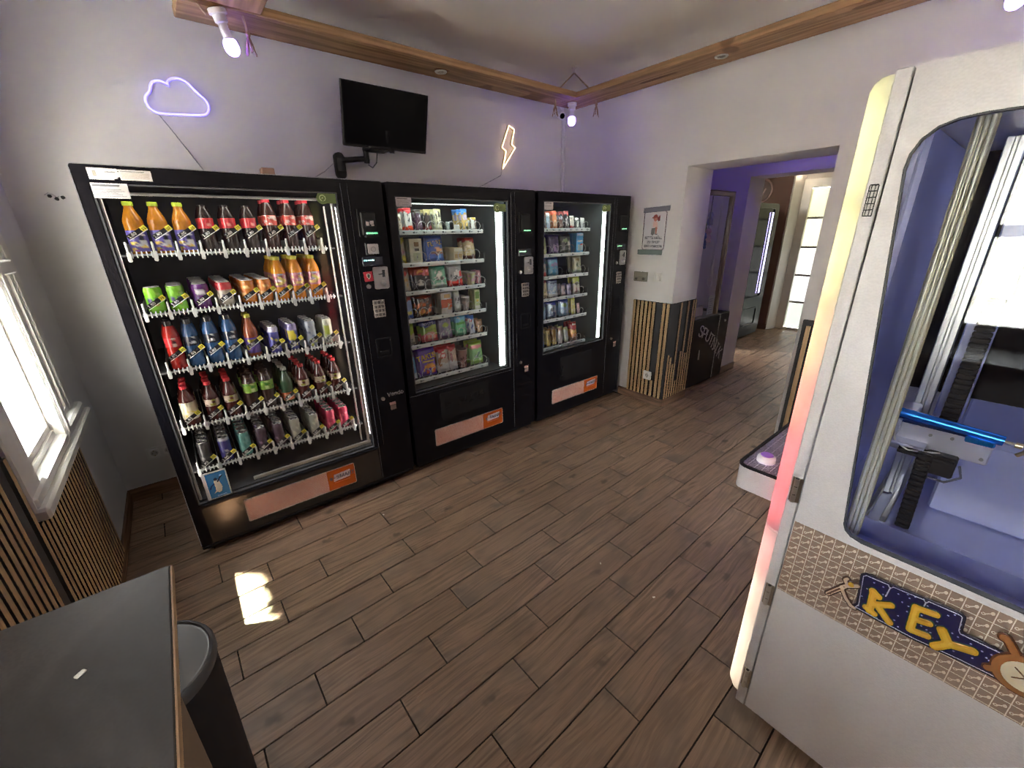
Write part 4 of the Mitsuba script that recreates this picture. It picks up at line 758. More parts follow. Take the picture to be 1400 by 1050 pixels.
# (kind, x, w, h, description, look)
B = lambda x, w, h, desc, main, top=None, bottom=None, spots=(), n=2, tf=.78, bf=.2, word=None: ('bag', x, w, h, desc, dict(main=main, top=top, bottom=bottom, spots=spots, topf=tf, botf=bf), n, word)
R = lambda x, w, h, desc, main, top=None, bottom=None, spots=(), n=3: ('bar', x, w, h, desc, dict(main=main, top=top, bottom=bottom, spots=spots), n, None)
C_ = lambda x, w, h, d, desc, main, bands=(), n=2: ('box', x, w, h, desc, dict(d=d, main=main, bands=bands), n, None)
U_ = lambda x, h, r, desc, body, lid, blob, n=2: ('cup', x, 2 * r, h, desc, dict(r=r, body=body, lid=lid, blob=blob), n, None)
N_ = lambda x, r=.034: ('none', x, 2 * r, 0, '', {}, 0, None)
G2 = [
 [R(1.143, .045, .098, 'cream white wrapped bar', CL(226, 216, 196), None, None, [(CL(150, 120, 100), 0, .6, .8, .4, .35)]), R(1.212, .05, .135, 'red topped white wafer bar', CL(232, 226, 218), CL(202, 40, 44), CL(226, 74, 44), [(CL(40, 36, 36), .3, .55, .6, .25, .4)]), R(1.282, .042, .125, 'dark purple chocolate bar', CL(66, 40, 58), CL(56, 44, 36), None, [(CL(200, 190, 200), .2, .5, .5, .3, .4)]),
  R(1.345, .046, .128, 'dark chocolate bar with gold top', CL(40, 26, 26), CL(176, 156, 100), CL(110, 30, 36), [(CL(150, 130, 80), 0, .8, .9, .1, .5)]), R(1.42, .05, .132, 'cream patterned bar', CL(206, 202, 172), CL(216, 204, 150), None, [(CL(90, 80, 70), 0, .55, .9, .35, .42)]), R(1.487, .03, .055, 'short grey wrapped sweet', CL(140, 150, 150), n=1), R(1.553, .05, .035, 'low white sweet pack', CL(222, 222, 214), n=1),
  R(1.622, .05, .135, 'gold bar with bright blue top', CL(186, 156, 90), CL(50, 120, 196), None, [(CL(196, 180, 210), 0, .6, .9, .14, .7), (CL(60, 70, 40), .3, .1, .5, .1, .6)]), R(1.69, .046, .082, 'white and brown round biscuit pack', CL(232, 230, 224), None, None, [(CL(110, 92, 84), .5, .45, .6, .4, .9), (CL(196, 164, 60), 0, .9, .8, .12, .8)])],
 [B(1.146, .06, .155, 'narrow yellow and white snack bag', CL(232, 220, 196), CL(216, 204, 70), CL(220, 206, 60), [(CL(60, 80, 130), -.3, .68, .4, .08, .6), (CL(232, 190, 190), 0, .42, .8, .1, .7)], bf=.3), C_(1.232, .082, .145, .04, 'cream box with brown print', CL(222, 220, 196), [(CL(112, 88, 50), -.25, .5, .68, .86), (CL(70, 68, 56), -.2, .5, .5, .6), (CL(190, 196, 160), -.5, .7, .1, .42), (CL(60, 60, 58), -.15, .2, .2, .3)]),
  B(1.378, .135, .165, 'blue snack bag with gold lettering', CL(30, 66, 142), CL(24, 40, 96), None, [(CL(214, 160, 90), .2, .42, .6, .10, .75), (CL(120, 76, 40), .2, .32, .7, .08, .8), (CL(60, 130, 200), 0, .15, .8, .12, .4)], word=('FLIPZ', CL(232, 206, 120), .026, .60)), C_(1.535, .075, .082, .06, 'low cream gold box', CL(222, 206, 160), [(CL(196, 166, 96), -.8, .8, .2, .5), (CL(240, 232, 206), -.9, .9, .7, .95)], 3), B(1.648, .10, .145, 'cream snack bag with red top', CL(206, 190, 140), CL(150, 50, 36), CL(70, 40, 30), [(CL(236, 226, 196), -.2, .45, .8, .2, .5)])],
 [B(1.150, .07, .155, 'cream bag with red top', CL(226, 214, 190), CL(156, 84, 62), None, [(CL(206, 60, 44), -.1, .72, .6, .12, .7), (CL(226, 186, 80), 0, .35, .6, .2, .5)]), B(1.268, .125, .155, 'black bag with fiery orange red top', CL(26, 24, 26), CL(178, 60, 30), CL(36, 34, 34), [(CL(236, 180, 80), -.1, .72, .4, .1, .5), (CL(222, 130, 140), .5, .75, .5, .2, .5), (CL(226, 224, 214), .1, .35, .8, .2, .42)], tf=.6), B(1.392, .125, .16, 'teal green sweets bag', CL(112, 170, 140), CL(32, 128, 92), CL(196, 214, 196), [(CL(226, 232, 222), 0, .55, .8, .2, .42), (CL(40, 60, 50), .1, .4, .5, .1, .4)]),
  B(1.525, .125, .16, 'grey and red sweets bag', CL(150, 152, 148), CL(176, 180, 176), CL(206, 44, 36), [(CL(196, 40, 36), .5, .55, .35, .14, .9), (CL(230, 228, 220), -.1, .6, .8, .2, .4), (CL(40, 44, 46), -.4, .42, .5, .12, .5)], bf=.28), U_(1.648, .088, .036, 'small pale yellow cup', CL(226, 222, 170), CL(232, 228, 200), CL(230, 190, 190)), R(1.712, .04, .095, 'small pink sweet bag', CL(170, 110, 120), None, None, [(CL(220, 190, 190), 0, .5, .9, .3, .4)], n=2)],
 [B(1.152, .065, .14, 'light blue bag with red top', CL(150, 180, 216), CL(170, 66, 50), CL(60, 110, 190), [(CL(216, 210, 90), .1, .25, .6, .1, .8)]), B(1.272, .125, .14, 'dark brown bag with orange nuts', CL(40, 22, 16), None, None, [(CL(196, 104, 36), -.1, .4, .9, .28, .55), (CL(226, 170, 60), -.4, .2, .4, .14, .6), (CL(120, 40, 26), 0, .9, .9, .06, .8)], word=('NUTS', CL(230, 222, 210), .016, .70)), C_(1.420, .085, .145, .028, 'white and orange red box', CL(226, 222, 206), [(CL(196, 84, 40), -1, 1, .30, .68), (CL(222, 190, 120), -.4, .7, .74, .92), (CL(240, 236, 222), -.3, .2, .05, .3), (CL(200, 160, 110), .2, .8, .2, .5)], 4),
  B(1.525, .058, .15, 'slim silver white bag', CL(196, 202, 200), CL(216, 222, 206), None, [(CL(60, 64, 66), .1, .55, .8, .1, .6), (CL(90, 94, 96), 0, .25, .8, .2, .4)]), U_(1.588, .10, .03, 'slim clear cup with white lid', CL(150, 146, 144), CL(226, 226, 224), CL(196, 180, 176)), C_(1.672, .048, .14, .035, 'tall pale green drink pouch', CL(196, 206, 150), [(CL(120, 150, 70), -.7, .7, .55, .9), (CL(226, 190, 90), -.3, .4, .4, .5), (CL(232, 232, 220), -.9, .9, .05, .2)])],
 [B(1.150, .06, .14, 'lime and white bag', CL(222, 222, 200), CL(176, 206, 50), None, [(CL(60, 90, 70), 0, .3, .5, .1, .5)], tf=.5), B(1.288, .122, .165, 'green snack bag with navy top and pink crisps', CL(150, 176, 60), CL(24, 26, 76), CL(206, 90, 96), [(CL(206, 160, 140), .1, .25, .6, .2, .7), (CL(120, 150, 40), 0, .55, .8, .08, .6)], tf=.68, bf=.32, word=('CHIPS', CL(216, 216, 226), .016, .75)), B(1.412, .118, .165, 'grey violet snack bag with green emblem', CL(122, 116, 136), CL(84, 80, 104), CL(112, 96, 130), [(CL(140, 160, 40), 0, .6, .45, .12, .9), (CL(226, 230, 230), 0, .4, .3, .1, .6), (CL(160, 190, 180), 0, .25, .6, .15, .4)], word=('CHIPS', CL(216, 216, 226), .014, .8)),
  B(1.540, .105, .175, 'teal and green sweets pouch', CL(96, 186, 130), CL(104, 176, 206), CL(120, 190, 150), [(CL(226, 222, 200), 0, .85, .6, .06, .6), (CL(60, 150, 50), 0, .58, .8, .07, .8), (CL(40, 130, 110), -.3, .2, .4, .15, .6)], tf=.66), R(1.634, .05, .135, 'blue and white wafer bar', CL(206, 214, 226), CL(44, 104, 196), None, [(CL(170, 40, 46), 0, .68, .8, .07, .6), (CL(60, 80, 150), 0, .35, .6, .2, .45)], n=2), R(1.700, .055, .095, 'brown croissant pack', CL(132, 88, 56), None, None, [(CL(226, 190, 150), -.5, .3, .3, .3, .8)], n=2)],
 [B(1.140, .055, .18, 'narrow sky blue bag', CL(90, 160, 206), CL(90, 70, 130), CL(196, 220, 232), [(CL(226, 232, 236), -.2, .7, .4, .2, .5)], tf=.85), B(1.250, .138, .215, 'purple tortilla chip bag with yellow lettering', CL(84, 44, 140), CL(58, 30, 116), None, [(CL(240, 176, 50), .2, .24, .7, .2, .55), (CL(222, 90, 40), .3, .15, .5, .12, .5), (CL(236, 200, 60), .15, .5, .6, .05, .8)], word=('TAKIS', CL(236, 214, 50), .034, .58)), B(1.378, .095, .19, 'red topped white snack bag with round emblem', CL(206, 190, 176), CL(186, 24, 34), CL(222, 224, 220), [(CL(206, 30, 40), 0, .62, .5, .12, .95), (CL(232, 226, 222), 0, .62, .35, .07, .9), (CL(150, 110, 70), -.6, .4, .3, .2, .8)], bf=.35), B(1.462, .07, .185, 'narrow red topped white snack bag', CL(196, 176, 160), CL(176, 26, 36), CL(206, 206, 204), [(CL(226, 200, 180), .2, .55, .5, .15, .6), (CL(110, 40, 30), -.5, .5, .3, .2, .8)], bf=.35), U_(1.542, .14, .038, 'pink brown dessert cup with lid', CL(150, 112, 108), CL(176, 150, 146), CL(90, 50, 50)), B(1.665, .125, .175, 'green snack bag with pink band', CL(120, 170, 100), CL(150, 170, 60), CL(170, 206, 120), [(CL(196, 110, 110), 0, .75, .9, .1, .9), (CL(50, 84, 60), .1, .4, .6, .14, .5)])]]
G3 = [
 [R(2.335, .04, .07, 'dark bar with white edge', CL(40, 40, 44), n=2), R(2.392, .042, .12, 'pale blue and white bar', CL(196, 214, 226), CL(226, 216, 214), None, [(CL(60, 60, 64), 0, .6, .5, .2, .5)]), R(2.465, .05, .135, 'red orange bar', CL(190, 120, 80), CL(206, 74, 36), None, [(CL(222, 190, 160), 0, .3, .8, .2, .5)]), R(2.53, .046, .10, 'dark brown bar', CL(90, 64, 60), CL(40, 40, 56), None, [(CL(190, 180, 190), 0, .8, .8, .15, .6)]), R(2.60, .05, .135, 'black bar with red top', CL(40, 34, 38), CL(172, 62, 60), None, [(CL(190, 186, 190), 0, .4, .8, .3, .4)]), R(2.663, .046, .10, 'red and white bar', CL(226, 216, 206), CL(150, 140, 134), CL(170, 50, 46)), R(2.722, .042, .085, 'small black and white pack', CL(70, 72, 74), CL(222, 224, 222), None, [(CL(206, 210, 206), 0, .4, .7, .3, .45)], n=2), R(2.79, .046, .085, 'small white pack', CL(206, 206, 206), None, None, [(CL(70, 60, 70), .1, .4, .4, .3, .6)], n=2)],
 [B(2.348, .07, .13, 'yellow green snack bag', CL(182, 190, 120), None, CL(206, 216, 150), [(CL(226, 226, 190), 0, .3, .8, .3, .45)]), B(2.468, .115, .15, 'dark purple snack bag', CL(56, 46, 76), CL(36, 30, 60), None, [(CL(180, 160, 190), .2, .3, .7, .25, .45)]), B(2.598, .12, .15, 'black and green snack bag', CL(36, 40, 36), None, None, [(CL(206, 206, 190), .2, .35, .6, .3, .4), (CL(120, 140, 90), 0, .65, .8, .1, .5)]), C_(2.738, .078, .155, .05, 'light blue drink carton', CL(90, 176, 226), [(CL(200, 226, 236), -.9, .9, .86, .98), (CL(226, 232, 236), -.7, .7, .55, .64), (CL(196, 216, 222), -.6, .9, .1, .4), (CL(210, 60, 60), .2, .8, .38, .46)])],
 [B(2.348, .075, .10, 'low white and red bag', CL(222, 216, 206), None, CL(190, 40, 40), [(CL(60, 56, 56), .1, .5, .5, .2, .5)], bf=.3), B(2.462, .115, .16, 'pale blue bag with lilac print', CL(120, 186, 214), CL(90, 140, 200), None, [(CL(170, 150, 196), .2, .55, .8, .15, .6), (CL(60, 150, 190), 0, .25, .8, .15, .5)]), N_(2.60), N_(2.66), B(2.748, .105, .165, 'cream and green snack bag', CL(206, 206, 170), CL(226, 222, 190), CL(196, 214, 190), [(CL(140, 120, 60), 0, .72, .5, .1, .7), (CL(90, 110, 70), 0, .45, .8, .12, .5)])],
 [B(2.350, .095, .165, 'cream snack bag with red top', CL(216, 212, 176), CL(176, 80, 74), CL(226, 222, 196), [(CL(170, 176, 110), 0, .3, .8, .2, .5)]), B(2.462, .11, .165, 'grey blue snack bag', CL(150, 172, 192), CL(110, 122, 160), CL(206, 214, 216), [(CL(60, 70, 110), 0, .75, .9, .05, .7), (CL(206, 222, 226), 0, .4, .8, .2, .5)]), R(2.578, .048, .095, 'pink white bar', CL(216, 196, 194), None, None, [(CL(80, 60, 60), .2, .4, .5, .2, .5)], n=2), R(2.648, .048, .092, 'lilac bar', CL(186, 180, 210), None, None, [(CL(70, 60, 70), .1, .5, .6, .2, .5)], n=2), B(2.752, .085, .165, 'tall lime and white bag', CL(222, 220, 200), CL(196, 206, 90), None, [(CL(70, 70, 40), 0, .55, .7, .06, .6), (CL(170, 120, 110), 0, .2, .8, .15, .45)], tf=.62)],
 [B(2.346, .078, .15, 'pale blue snack bag with green emblem', CL(140, 176, 196), CL(30, 40, 96), None, [(CL(90, 140, 80), 0, .6, .6, .12, .9)], tf=.7), B(2.456, .11, .15, 'blue and white snack bag', CL(150, 176, 190), CL(36, 50, 112), None, [(CL(216, 226, 226), .1, .5, .6, .2, .5), (CL(80, 100, 140), 0, .25, .8, .2, .45)], tf=.72), B(2.598, .115, .15, 'navy topped snack bag with green emblem', CL(150, 186, 206), CL(32, 44, 92), None, [(CL(110, 150, 80), 0, .6, .5, .12, .9), (CL(206, 220, 226), 0, .3, .7, .15, .5)], tf=.72), R(2.712, .052, .15, 'lime yellow wafer bar', CL(206, 200, 110), CL(200, 200, 70), None, [(CL(226, 222, 170), 0, .4, .8, .25, .5)], n=2), R(2.775, .036, .09, 'small pink bag', CL(206, 176, 184), None, None, [(CL(90, 60, 70), 0, .5, .6, .2, .4)], n=2)],
 [R(2.335, .05, .13, 'pale blue bar', CL(170, 196, 214), None, None, [(CL(226, 232, 236), 0, .5, .8, .3, .45)]), R(2.412, .05, .135, 'pale gold bar', CL(196, 180, 110), None, CL(222, 206, 110), [(CL(110, 100, 70), 0, .6, .8, .2, .45)]), R(2.482, .05, .135, 'gold brown bar', CL(150, 116, 60), CL(170, 130, 60), CL(200, 186, 110), [(CL(226, 206, 160), 0, .4, .6, .2, .4)]), R(2.556, .05, .14, 'white and brown bar', CL(196, 190, 190), CL(150, 116, 96), None, [(CL(226, 226, 230), 0, .3, .8, .2, .6)]), R(2.63, .05, .135, 'pale green bar', CL(200, 206, 190), CL(196, 196, 130), None, [(CL(226, 230, 230), 0, .35, .8, .2, .6)]), B(2.728, .095, .165, 'red topped orange snack bag', CL(226, 150, 50), CL(140, 34, 26), CL(206, 160, 130), [(CL(232, 196, 90), .1, .45, .8, .15, .6), (CL(222, 214, 206), .1, .86, .5, .06, .8)], tf=.58)]]
for M, G, x0, x1, mach in ((M2, G2, 1.118, 1.728, 'middle'), (M3, G3, 2.305, 2.832, 'right')):
    for r, row in enumerate(G):
        z = S2[r]; sh = snack_shelf(M, x0, x1, z, len(row))
        for i, (kind, x, w, h, desc, lk, n, word) in enumerate(row):
            place_ = f'{ROWN[r] if r < 4 else ["fifth", "bottom"][r - 4]} shelf, {mach} snack machine'
            h = min(h, [.16, .165, .150, .152, .153, .205][r]); hw = max(w / 2, .022)
            if kind == 'bag' and w > .09: sp = [(-hw * .48, .034), (hw * .48, .034)]
            elif kind in ('bar', 'none') or w < .06: sp = [(0, .028)]
            else: sp = [(.012 if kind != 'box' else hw * .7, .034)]
            for s, rr in sp: scene[key(sh + '__spiral')] = {**SPIR[rr], 'to_world': T().translate([x + s, 2.449, z + rr + .006])}
            if kind == 'none': continue
            if kind in ('bag', 'bar'): parts = [('', bag(w, h, (.045 if w > .09 else .03) if kind == 'bag' else .018, seed=int(x * 1000) % 97 + r, **lk))]; nm = 'snack_bag' if kind == 'bag' else 'snack_bar'
            elif kind == 'box': parts = [('', carton(w, h, lk['d'], lk['main'], lk['bands']))]; nm = 'snack_box'
            else: parts = cup(h, lk['r'] * .74, lk['r'], lk['body'], lk['lid'], lk['blob']); nm = 'snack_cup'
            dep = lk['d'] / 2 if kind == 'box' else lk['r'] if kind == 'cup' else .022
            for j in range(n):
                lab = f'{desc}, {ORD[j]} on {place_}'
                yy = (2.473 if kind == 'bag' else 2.464) + dep + j * (max(2 * dep + .008, .056) if kind != 'box' else lk['d'] + .006)
                tf = T().translate([x, yy, z + .008]).rotate([1, 0, 0], -(9 if kind in ('bag', 'bar') else 0)).rotate([0, 0, 1], 6 * math.sin(9 * x + j))
                k = place(nm, {'snack_bag': 'snack bag', 'snack_bar': 'snack bar', 'snack_box': 'box', 'snack_cup': 'cup'}[nm], parts, tf, lab, f'{desc} lane on {place_}' if n > 1 else None)
                if word and j == 0:
                    s, c, hh, vz = word
                    scene[k + '__lettering'] = mk([(text_y(s, hh, .0, -.0225, vz * h, True, .002, 'c', math.radians(8)), c)], 'm_vc', smooth=False, to_world=tf)

# ---------------------------------------------------------------- prize machine, right foreground
FX = 1.18
def keyband(p, n, uv):
    a, b = .2365 - p.y, p.z - .5635
    ia, ib = dr.floor(a / .0235), dr.floor(b / .034)
    x, y = a - ia * .0235, b - ib * .034
    line = dr.maximum(smoothstep(.0011, .0007, dr.minimum(x, .0235 - x)), smoothstep(.0012, .0008, dr.minimum(y, .034 - y)))
    ring = dr.sqrt(dr.square(x - .0062) + dr.square(y - .0125))
    glyph = smoothstep(.0011, .0007, dr.abs(ring - .0027))
    t = dr.clip(((x - .0085) * .0085 + (y - .0135) * .0075) / (.0085 * .0085 + .0075 * .0075), 0, 1)
    sh = dr.sqrt(dr.square(x - .0085 - t * .0085) + dr.square(y - .0135 - t * .0075))
    shaft = smoothstep(.0016, .0011, sh)
    bow = dr.sqrt(dr.square(x - .0178) + dr.square((y - .0215) * .7))
    g = dr.maximum(dr.maximum(glyph, shaft), smoothstep(.0034, .0028, bow))
    c = mix(srgb(146, 122, 102), srgb(226, 212, 194), line)
    return mix(c, mi.Color3f(*srgb(222, 206, 188)), g)
pbr('m_keyband', mikit.proc(keyband), 0.35)
def starry(p, n, uv):
    d1, d2, rnd = mikit.voronoi(p.y / .017, p.z / .017)
    return mix(srgb(18, 16, 44), srgb(170, 176, 206), smoothstep(.13, .07, d1) * smoothstep(.2, .4, rnd))
pbr('m_starry', mikit.proc(starry), 0.25, spec=0.5)
P = thing('prize_machine', 'large white key prize machine with glowing edge tube and KEY sign, right foreground', 'arcade machine')
def YZ(*pts): return Polygon(pts)
wy0, wy1, wz0, wz1 = -.52, .14, .815, 1.745
win = YZ((.1385, .85), (.132, .834), (.118, .822), (.095, .8165), (-.50, .8165), (-.52, .84), (-.585, 1.66), (-.56, 1.72), (-.50, 1.745), (.128, 1.745), (.158, 1.742), (.183, 1.733), (.203, 1.715), (.214, 1.690), (.2165, 1.662))
door = YZ((.238, .036), (.238, 1.841), (-.62, 1.849), (-.62, .030))
scene[P + '__cabinet'] = mk(cat(bx(1.205, 2.02, -.61, .262, .03, .70, .004), bx(1.205, 2.02, -.61, .262, 1.762, 1.838, .004), bx(1.205, 2.02, .225, .268, .70, 1.80, .004), bx(1.205, 2.02, -.61, -.585, .70, 1.80), bx(2.0, 2.02, -.61, .262, .70, 1.80)), 'm_powder')
scene[P + '__feet'] = mk(cat(*[cyl((x, y, 0), (x, y, .032), .03) for x in (1.28, 1.95) for y in (-.5, .2)]), 'm_blackmatte')
scene[P + '__door'] = mk(cat(pr_x(door.difference(win), FX + .0008, FX + .022), ), 'm_powder', smooth=False)
scene[P + '__door__glass'] = mk(trimesh.Trimesh([[FX + .012, .225, .80], [FX + .012, -.59, .80], [FX + .012, -.59, 1.755], [FX + .012, .225, 1.755]], [[0, 1, 2], [0, 2, 3]]), 'm_pane', smooth=False)
scene[P + '__door__gasket'] = mk(pr_x(win.difference(win.buffer(-.003)), FX + .002, FX + .018), 'm_innerdark', smooth=False)
scene[P + '__corner_post'] = mk(bx(FX + .001, FX + .03, .2415, .2685, .030, 1.842, .002), 'm_powder', smooth=False)
band = sbox(-.62, .560, .2365, .800).difference(win.buffer(.002))
scene[P + '__door__printed_band'] = mk(pr_x(band, FX - .0006, FX + .001), 'm_keyband', smooth=False)
# glowing corner tube in two lengths
tp = [(FX + .002, .2690)] + [(FX + .047 - .045 * math.cos(a), .269 + .043 * math.sin(a)) for a in np.linspace(.12, math.pi / 2, 9)] + [(FX + .06, .312), (FX + .06, .269)]
def tube_len(z0, z1, rb=0.0, rt=0.0):
    zs = [z0] + ([z0 + rb * .35, z0 + rb] if rb else []) + ([z1 - rt, z1 - rt * .35] if rt else []) + [z1]
    rings = []
    for z in zs:
        s = 1.0
        if rb and z < z0 + rb: s = 1 - .55 * (1 - (z - z0) / rb) ** 2
        if rt and z > z1 - rt: s = 1 - .25 * (1 - (z1 - z) / rt) ** 2
        rings.append(np.array([(FX + .06 + (x - FX - .06) * (s if x < FX + .05 else 1) , .269 + (y - .269) * s, z) for x, y in tp]))
    n = len(tp); v = np.vstack(rings); f = []
    for a in range(len(zs) - 1):
        for b in range(n):
            c = (b + 1) % n; f += [(a * n + b, (a + 1) * n + b, (a + 1) * n + c), (a * n + b, (a + 1) * n + c, a * n + c)]
    m = trimesh.Trimesh(v, f, process=False)
    cap0 = trimesh.Trimesh(rings[0], [(0, i, i + 1) for i in range(1, n - 1)], process=False); cap1 = trimesh.Trimesh(rings[-1], [(0, i + 1, i) for i in range(1, n - 1)], process=False)
    m = cat(m, cap0, cap1); m.merge_vertices(); trimesh.repair.fix_normals(m); return m
scene['m_diffuser'] = {'type': 'principledthin', 'base_color': rgb((.62, .61, .60)), 'roughness': .35, 'diff_trans': 1.3, 'eta': 1.45}
for z0, z1, rb, rt in ((.742, 1.838, 0, .02), (.038, .735, .05, 0)):
    scene[key(P + '__light_tube')] = mk(tube_len(z0, z1, rb, rt), 'm_diffuser', 40)
TUBE = 10.0
for z0, z1, c in ((.075, .40, (1.0, .78, .56)), (.42, .56, (1.0, .66, .48)), (.58, .72, (1.0, .36, .30)), (.76, .90, (1.0, .10, .12)), (.91, 1.05, (1.0, .11, .12)), (1.06, 1.21, (1.0, .26, .17)), (1.22, 1.38, (1.0, .55, .26)), (1.40, 1.60, (.95, .82, .34)), (1.62, 1.82, (.90, .86, .36))):
    emit(key(P + '__light_tube__led_rod'), bx(FX + .040, FX + .048, .274, .282, z0, z1), np.array(c) * TUBE, smooth=False)
def hinge(zc, h, y0=.2455, y1=.2615, big=False):
    k = key(P + '__hinge')
    if big:
        q = [(bx(FX - .003, FX + .001, y0, y1, zc - h, zc + h, .001), srgb(200, 198, 194))]
        q += [(bx(FX - .0045, FX - .002, y0 + .0005, y1 - .0005, zc - h + i * 2 * h / 5, zc - h + i * 2 * h / 5 + .0022), srgb(40, 40, 42)) for i in range(6)]
        q += [(bx(FX - .0045, FX - .002, y, y + .0012, zc - h, zc + h), srgb(40, 40, 42)) for y in (y0 - .0006, y0 + .0045, y0 + .0105, y1 - .0006)]
    else:
        q = [(bx(FX - .002, FX + .001, y0 - .006, y1 + .003, zc - h, zc + h, .001), srgb(150, 140, 126))]
        for i in range(3): q.append((cyl((FX - .004, (y0 + y1) / 2, zc - h + (i + .06) * 2 * h / 3), (FX - .004, (y0 + y1) / 2, zc - h + (i + .94) * 2 * h / 3), .0062, 14), srgb(190, 182, 170)))
        q.append((cyl((FX - .004, (y0 + y1) / 2, zc - h), (FX - .004, (y0 + y1) / 2, zc + h), .0045, 10), srgb(30, 26, 24)))
    scene[k] = mk(q, 'm_vcmetal')
hinge(1.608, .030, .2465, .2615, True); hinge(.893, .037); hinge(.521, .038); hinge(.155, .040)
# KEY sign, standing off the door on spacers
S = P + '__key_sign'
ks = YZ((.072, .742), (.0625, .655), (.068, .642), (.02, .640), (-.045, .640), (-.12, .648), (-.24, .655), (-.26, .672), (-.25, .715), (-.195, .718), (-.1065, .716), (-.1035, .722), (-.1000, .757), (-.095, .761), (-.043, .758), (-.0415, .752), (-.038, .757), (.017, .752), (.0195, .746), (.023, .752), (.066, .749))
ko = ks.buffer(.004, quad_segs=3)
scene[S] = mk(pr_x(ks, FX - .013, FX - .009), 'm_starry', smooth=False)
white = ks.buffer(-.0012).difference(ks.buffer(-.0028))
scene[S + '__outline'] = mk([(pr_x(ko, FX - .0125, FX - .010), srgb(22, 20, 30)), (pr_x(white, FX - .0136, FX - .0125), srgb(206, 206, 220)), (pr_x(unary_union([LineString([(.0195, .745), (.0215, .716)]).buffer(.0012), LineString([(-.0415, .751), (-.041, .736)]).buffer(.0012)]), FX - .0138, FX - .0125), srgb(206, 210, 226)),
    (cat(*[cyl((FX - .011, y, z), (FX + .001, y, z), .006, 10) for y, z in ((.04, .69), (-.07, .70), (-.2, .685))]), srgb(40, 40, 46))], 'm_vcg', smooth=False)
def blob(lines, r): return unary_union([LineString(l).buffer(r) for l in lines])
def wav(g): 
    p = np.array(g.exterior.coords); return g
Kp = blob([[(.043, .712), (.0385, .655)], [(.038, .678), (.008, .700)], [(.030, .682), (.000, .652)], [(.045, .715), (.033, .706)], [(.046, .66), (.030, .654)]], .0075)
Ep = blob([[(-.031, .728), (-.0355, .662)], [(-.033, .727), (-.062, .733)], [(-.034, .695), (-.058, .702)], [(-.036, .662), (-.063, .668)]], .0075)
Yp = blob([[(-.0800, .702), (-.096, .676)], [(-.0805, .652), (-.096, .674)], [(-.094, .675), (-.131, .688)]], .0088)
for nm, g in (('K', Kp), ('E', Ep), ('Y', Yp)):
    k = key(S + '__letter'); scene[k] = mk([(pr_x(g.buffer(.0022), FX - .0142, FX - .0128), srgb(30, 44, 30)), (pr_x(g, FX - .0165, FX - .014), srgb(226, 158, 44)), (pr_x(g.buffer(-.0045), FX - .0172, FX - .016), srgb(236, 176, 66))], 'm_vcg', smooth=False)
q = []
sl_ = blob([[(.1235, .640), (.094, .690), (.074, .706)]], .0045)
q += [(pr_x(sl_.buffer(.0035), FX - .0125, FX - .0095), srgb(60, 40, 30)), (pr_x(sl_, FX - .0140, FX - .0120), srgb(214, 190, 166)), (pr_x(LineString([(.1235, .640), (.098, .684)]).buffer(.002), FX - .0146, FX - .0138), srgb(92, 64, 50))]
s2 = LineString([(.100, .684), (.098, .672), (.088, .655), (.074, .640), (.066, .638)]).buffer(.0035)
q += [(pr_x(s2.buffer(.003), FX - .0125, FX - .0095), srgb(60, 40, 30)), (pr_x(s2, FX - .0140, FX - .0120), srgb(206, 184, 160))]
s3 = LineString([(.094, .696), (.100, .706), (.096, .712)]).buffer(.0035); q += [(pr_x(s3.buffer(.003), FX - .0125, FX - .0095), srgb(60, 40, 30)), (pr_x(s3, FX - .0140, FX - .0120), srgb(206, 184, 160))]
q += [(pr_x(Point(.086, .7015).buffer(.0062), FX - .0155, FX - .0135), srgb(206, 160, 50)), (pr_x(Point(.1005, .680).buffer(.005), FX - .015, FX - .0135), srgb(226, 208, 186))]
scene[S + '__slingshot'] = mk(q, 'm_vcg', smooth=False)
cc = Point(-.206, .690)
wd = unary_union([cc.buffer(.047, 24), LineString([(-.185, .725), (-.166, .752), (-.158, .757)]).buffer(.006), Point(-.160, .756).buffer(.008), LineString([(-.17, .675), (-.158, .668)]).buffer(.006)])
q = [(pr_x(wd.buffer(.003), FX - .0155, FX - .012), srgb(60, 34, 20)), (pr_x(wd, FX - .0175, FX - .0155), srgb(120, 76, 44)), (pr_x(cc.buffer(.034, 24), FX - .0195, FX - .0170), srgb(206, 188, 160)), (pr_x(LineString([(-.206, .690), (-.188, .704)]).buffer(.0012), FX - .0202, FX - .0190), srgb(90, 60, 40)), (pr_x(LineString([(-.206, .690), (-.19, .678)]).buffer(.0012), FX - .0202, FX - .0190), srgb(90, 60, 40))]
scene[S + '__clock'] = mk(q, 'm_vcg', smooth=False)
# control shelf on the far side
C = P + '__control_shelf'
shp = unary_union([sbox(1.255, .268, 1.95, .425), sbox(1.226, .268, 1.95, .395), Point(1.256, .395).buffer(.030, 12)])
scene[C] = mk(prism(shp, .075).apply_translation((0, 0, .80)), 'm_powder')
scene[C + '__rim'] = mk(prism(shp.buffer(.0015).difference(shp.buffer(-.008)), .006).apply_translation((0, 0, .8745)), 'm_blackmatte', smooth=False)
def shelfpat(p, n, uv):
    a, b = p.x / .020, p.y / .020
    fa, fb = a - dr.floor(a), b - dr.floor(b)
    line = smoothstep(.08, .03, dr.minimum(dr.minimum(fa, 1 - fa), dr.minimum(fb, 1 - fb)))
    g = smoothstep(.10, .05, dr.abs(fa - .5 + .3 * (fb - .5))) * dr.select(dr.abs(fb - .5) < .28, 1.0, 0.0)
    return mix(srgb(96, 92, 104), srgb(190, 186, 200), dr.maximum(line * .8, g * .6))
pbr('m_shelfpat', mikit.proc(shelfpat), 0.3)
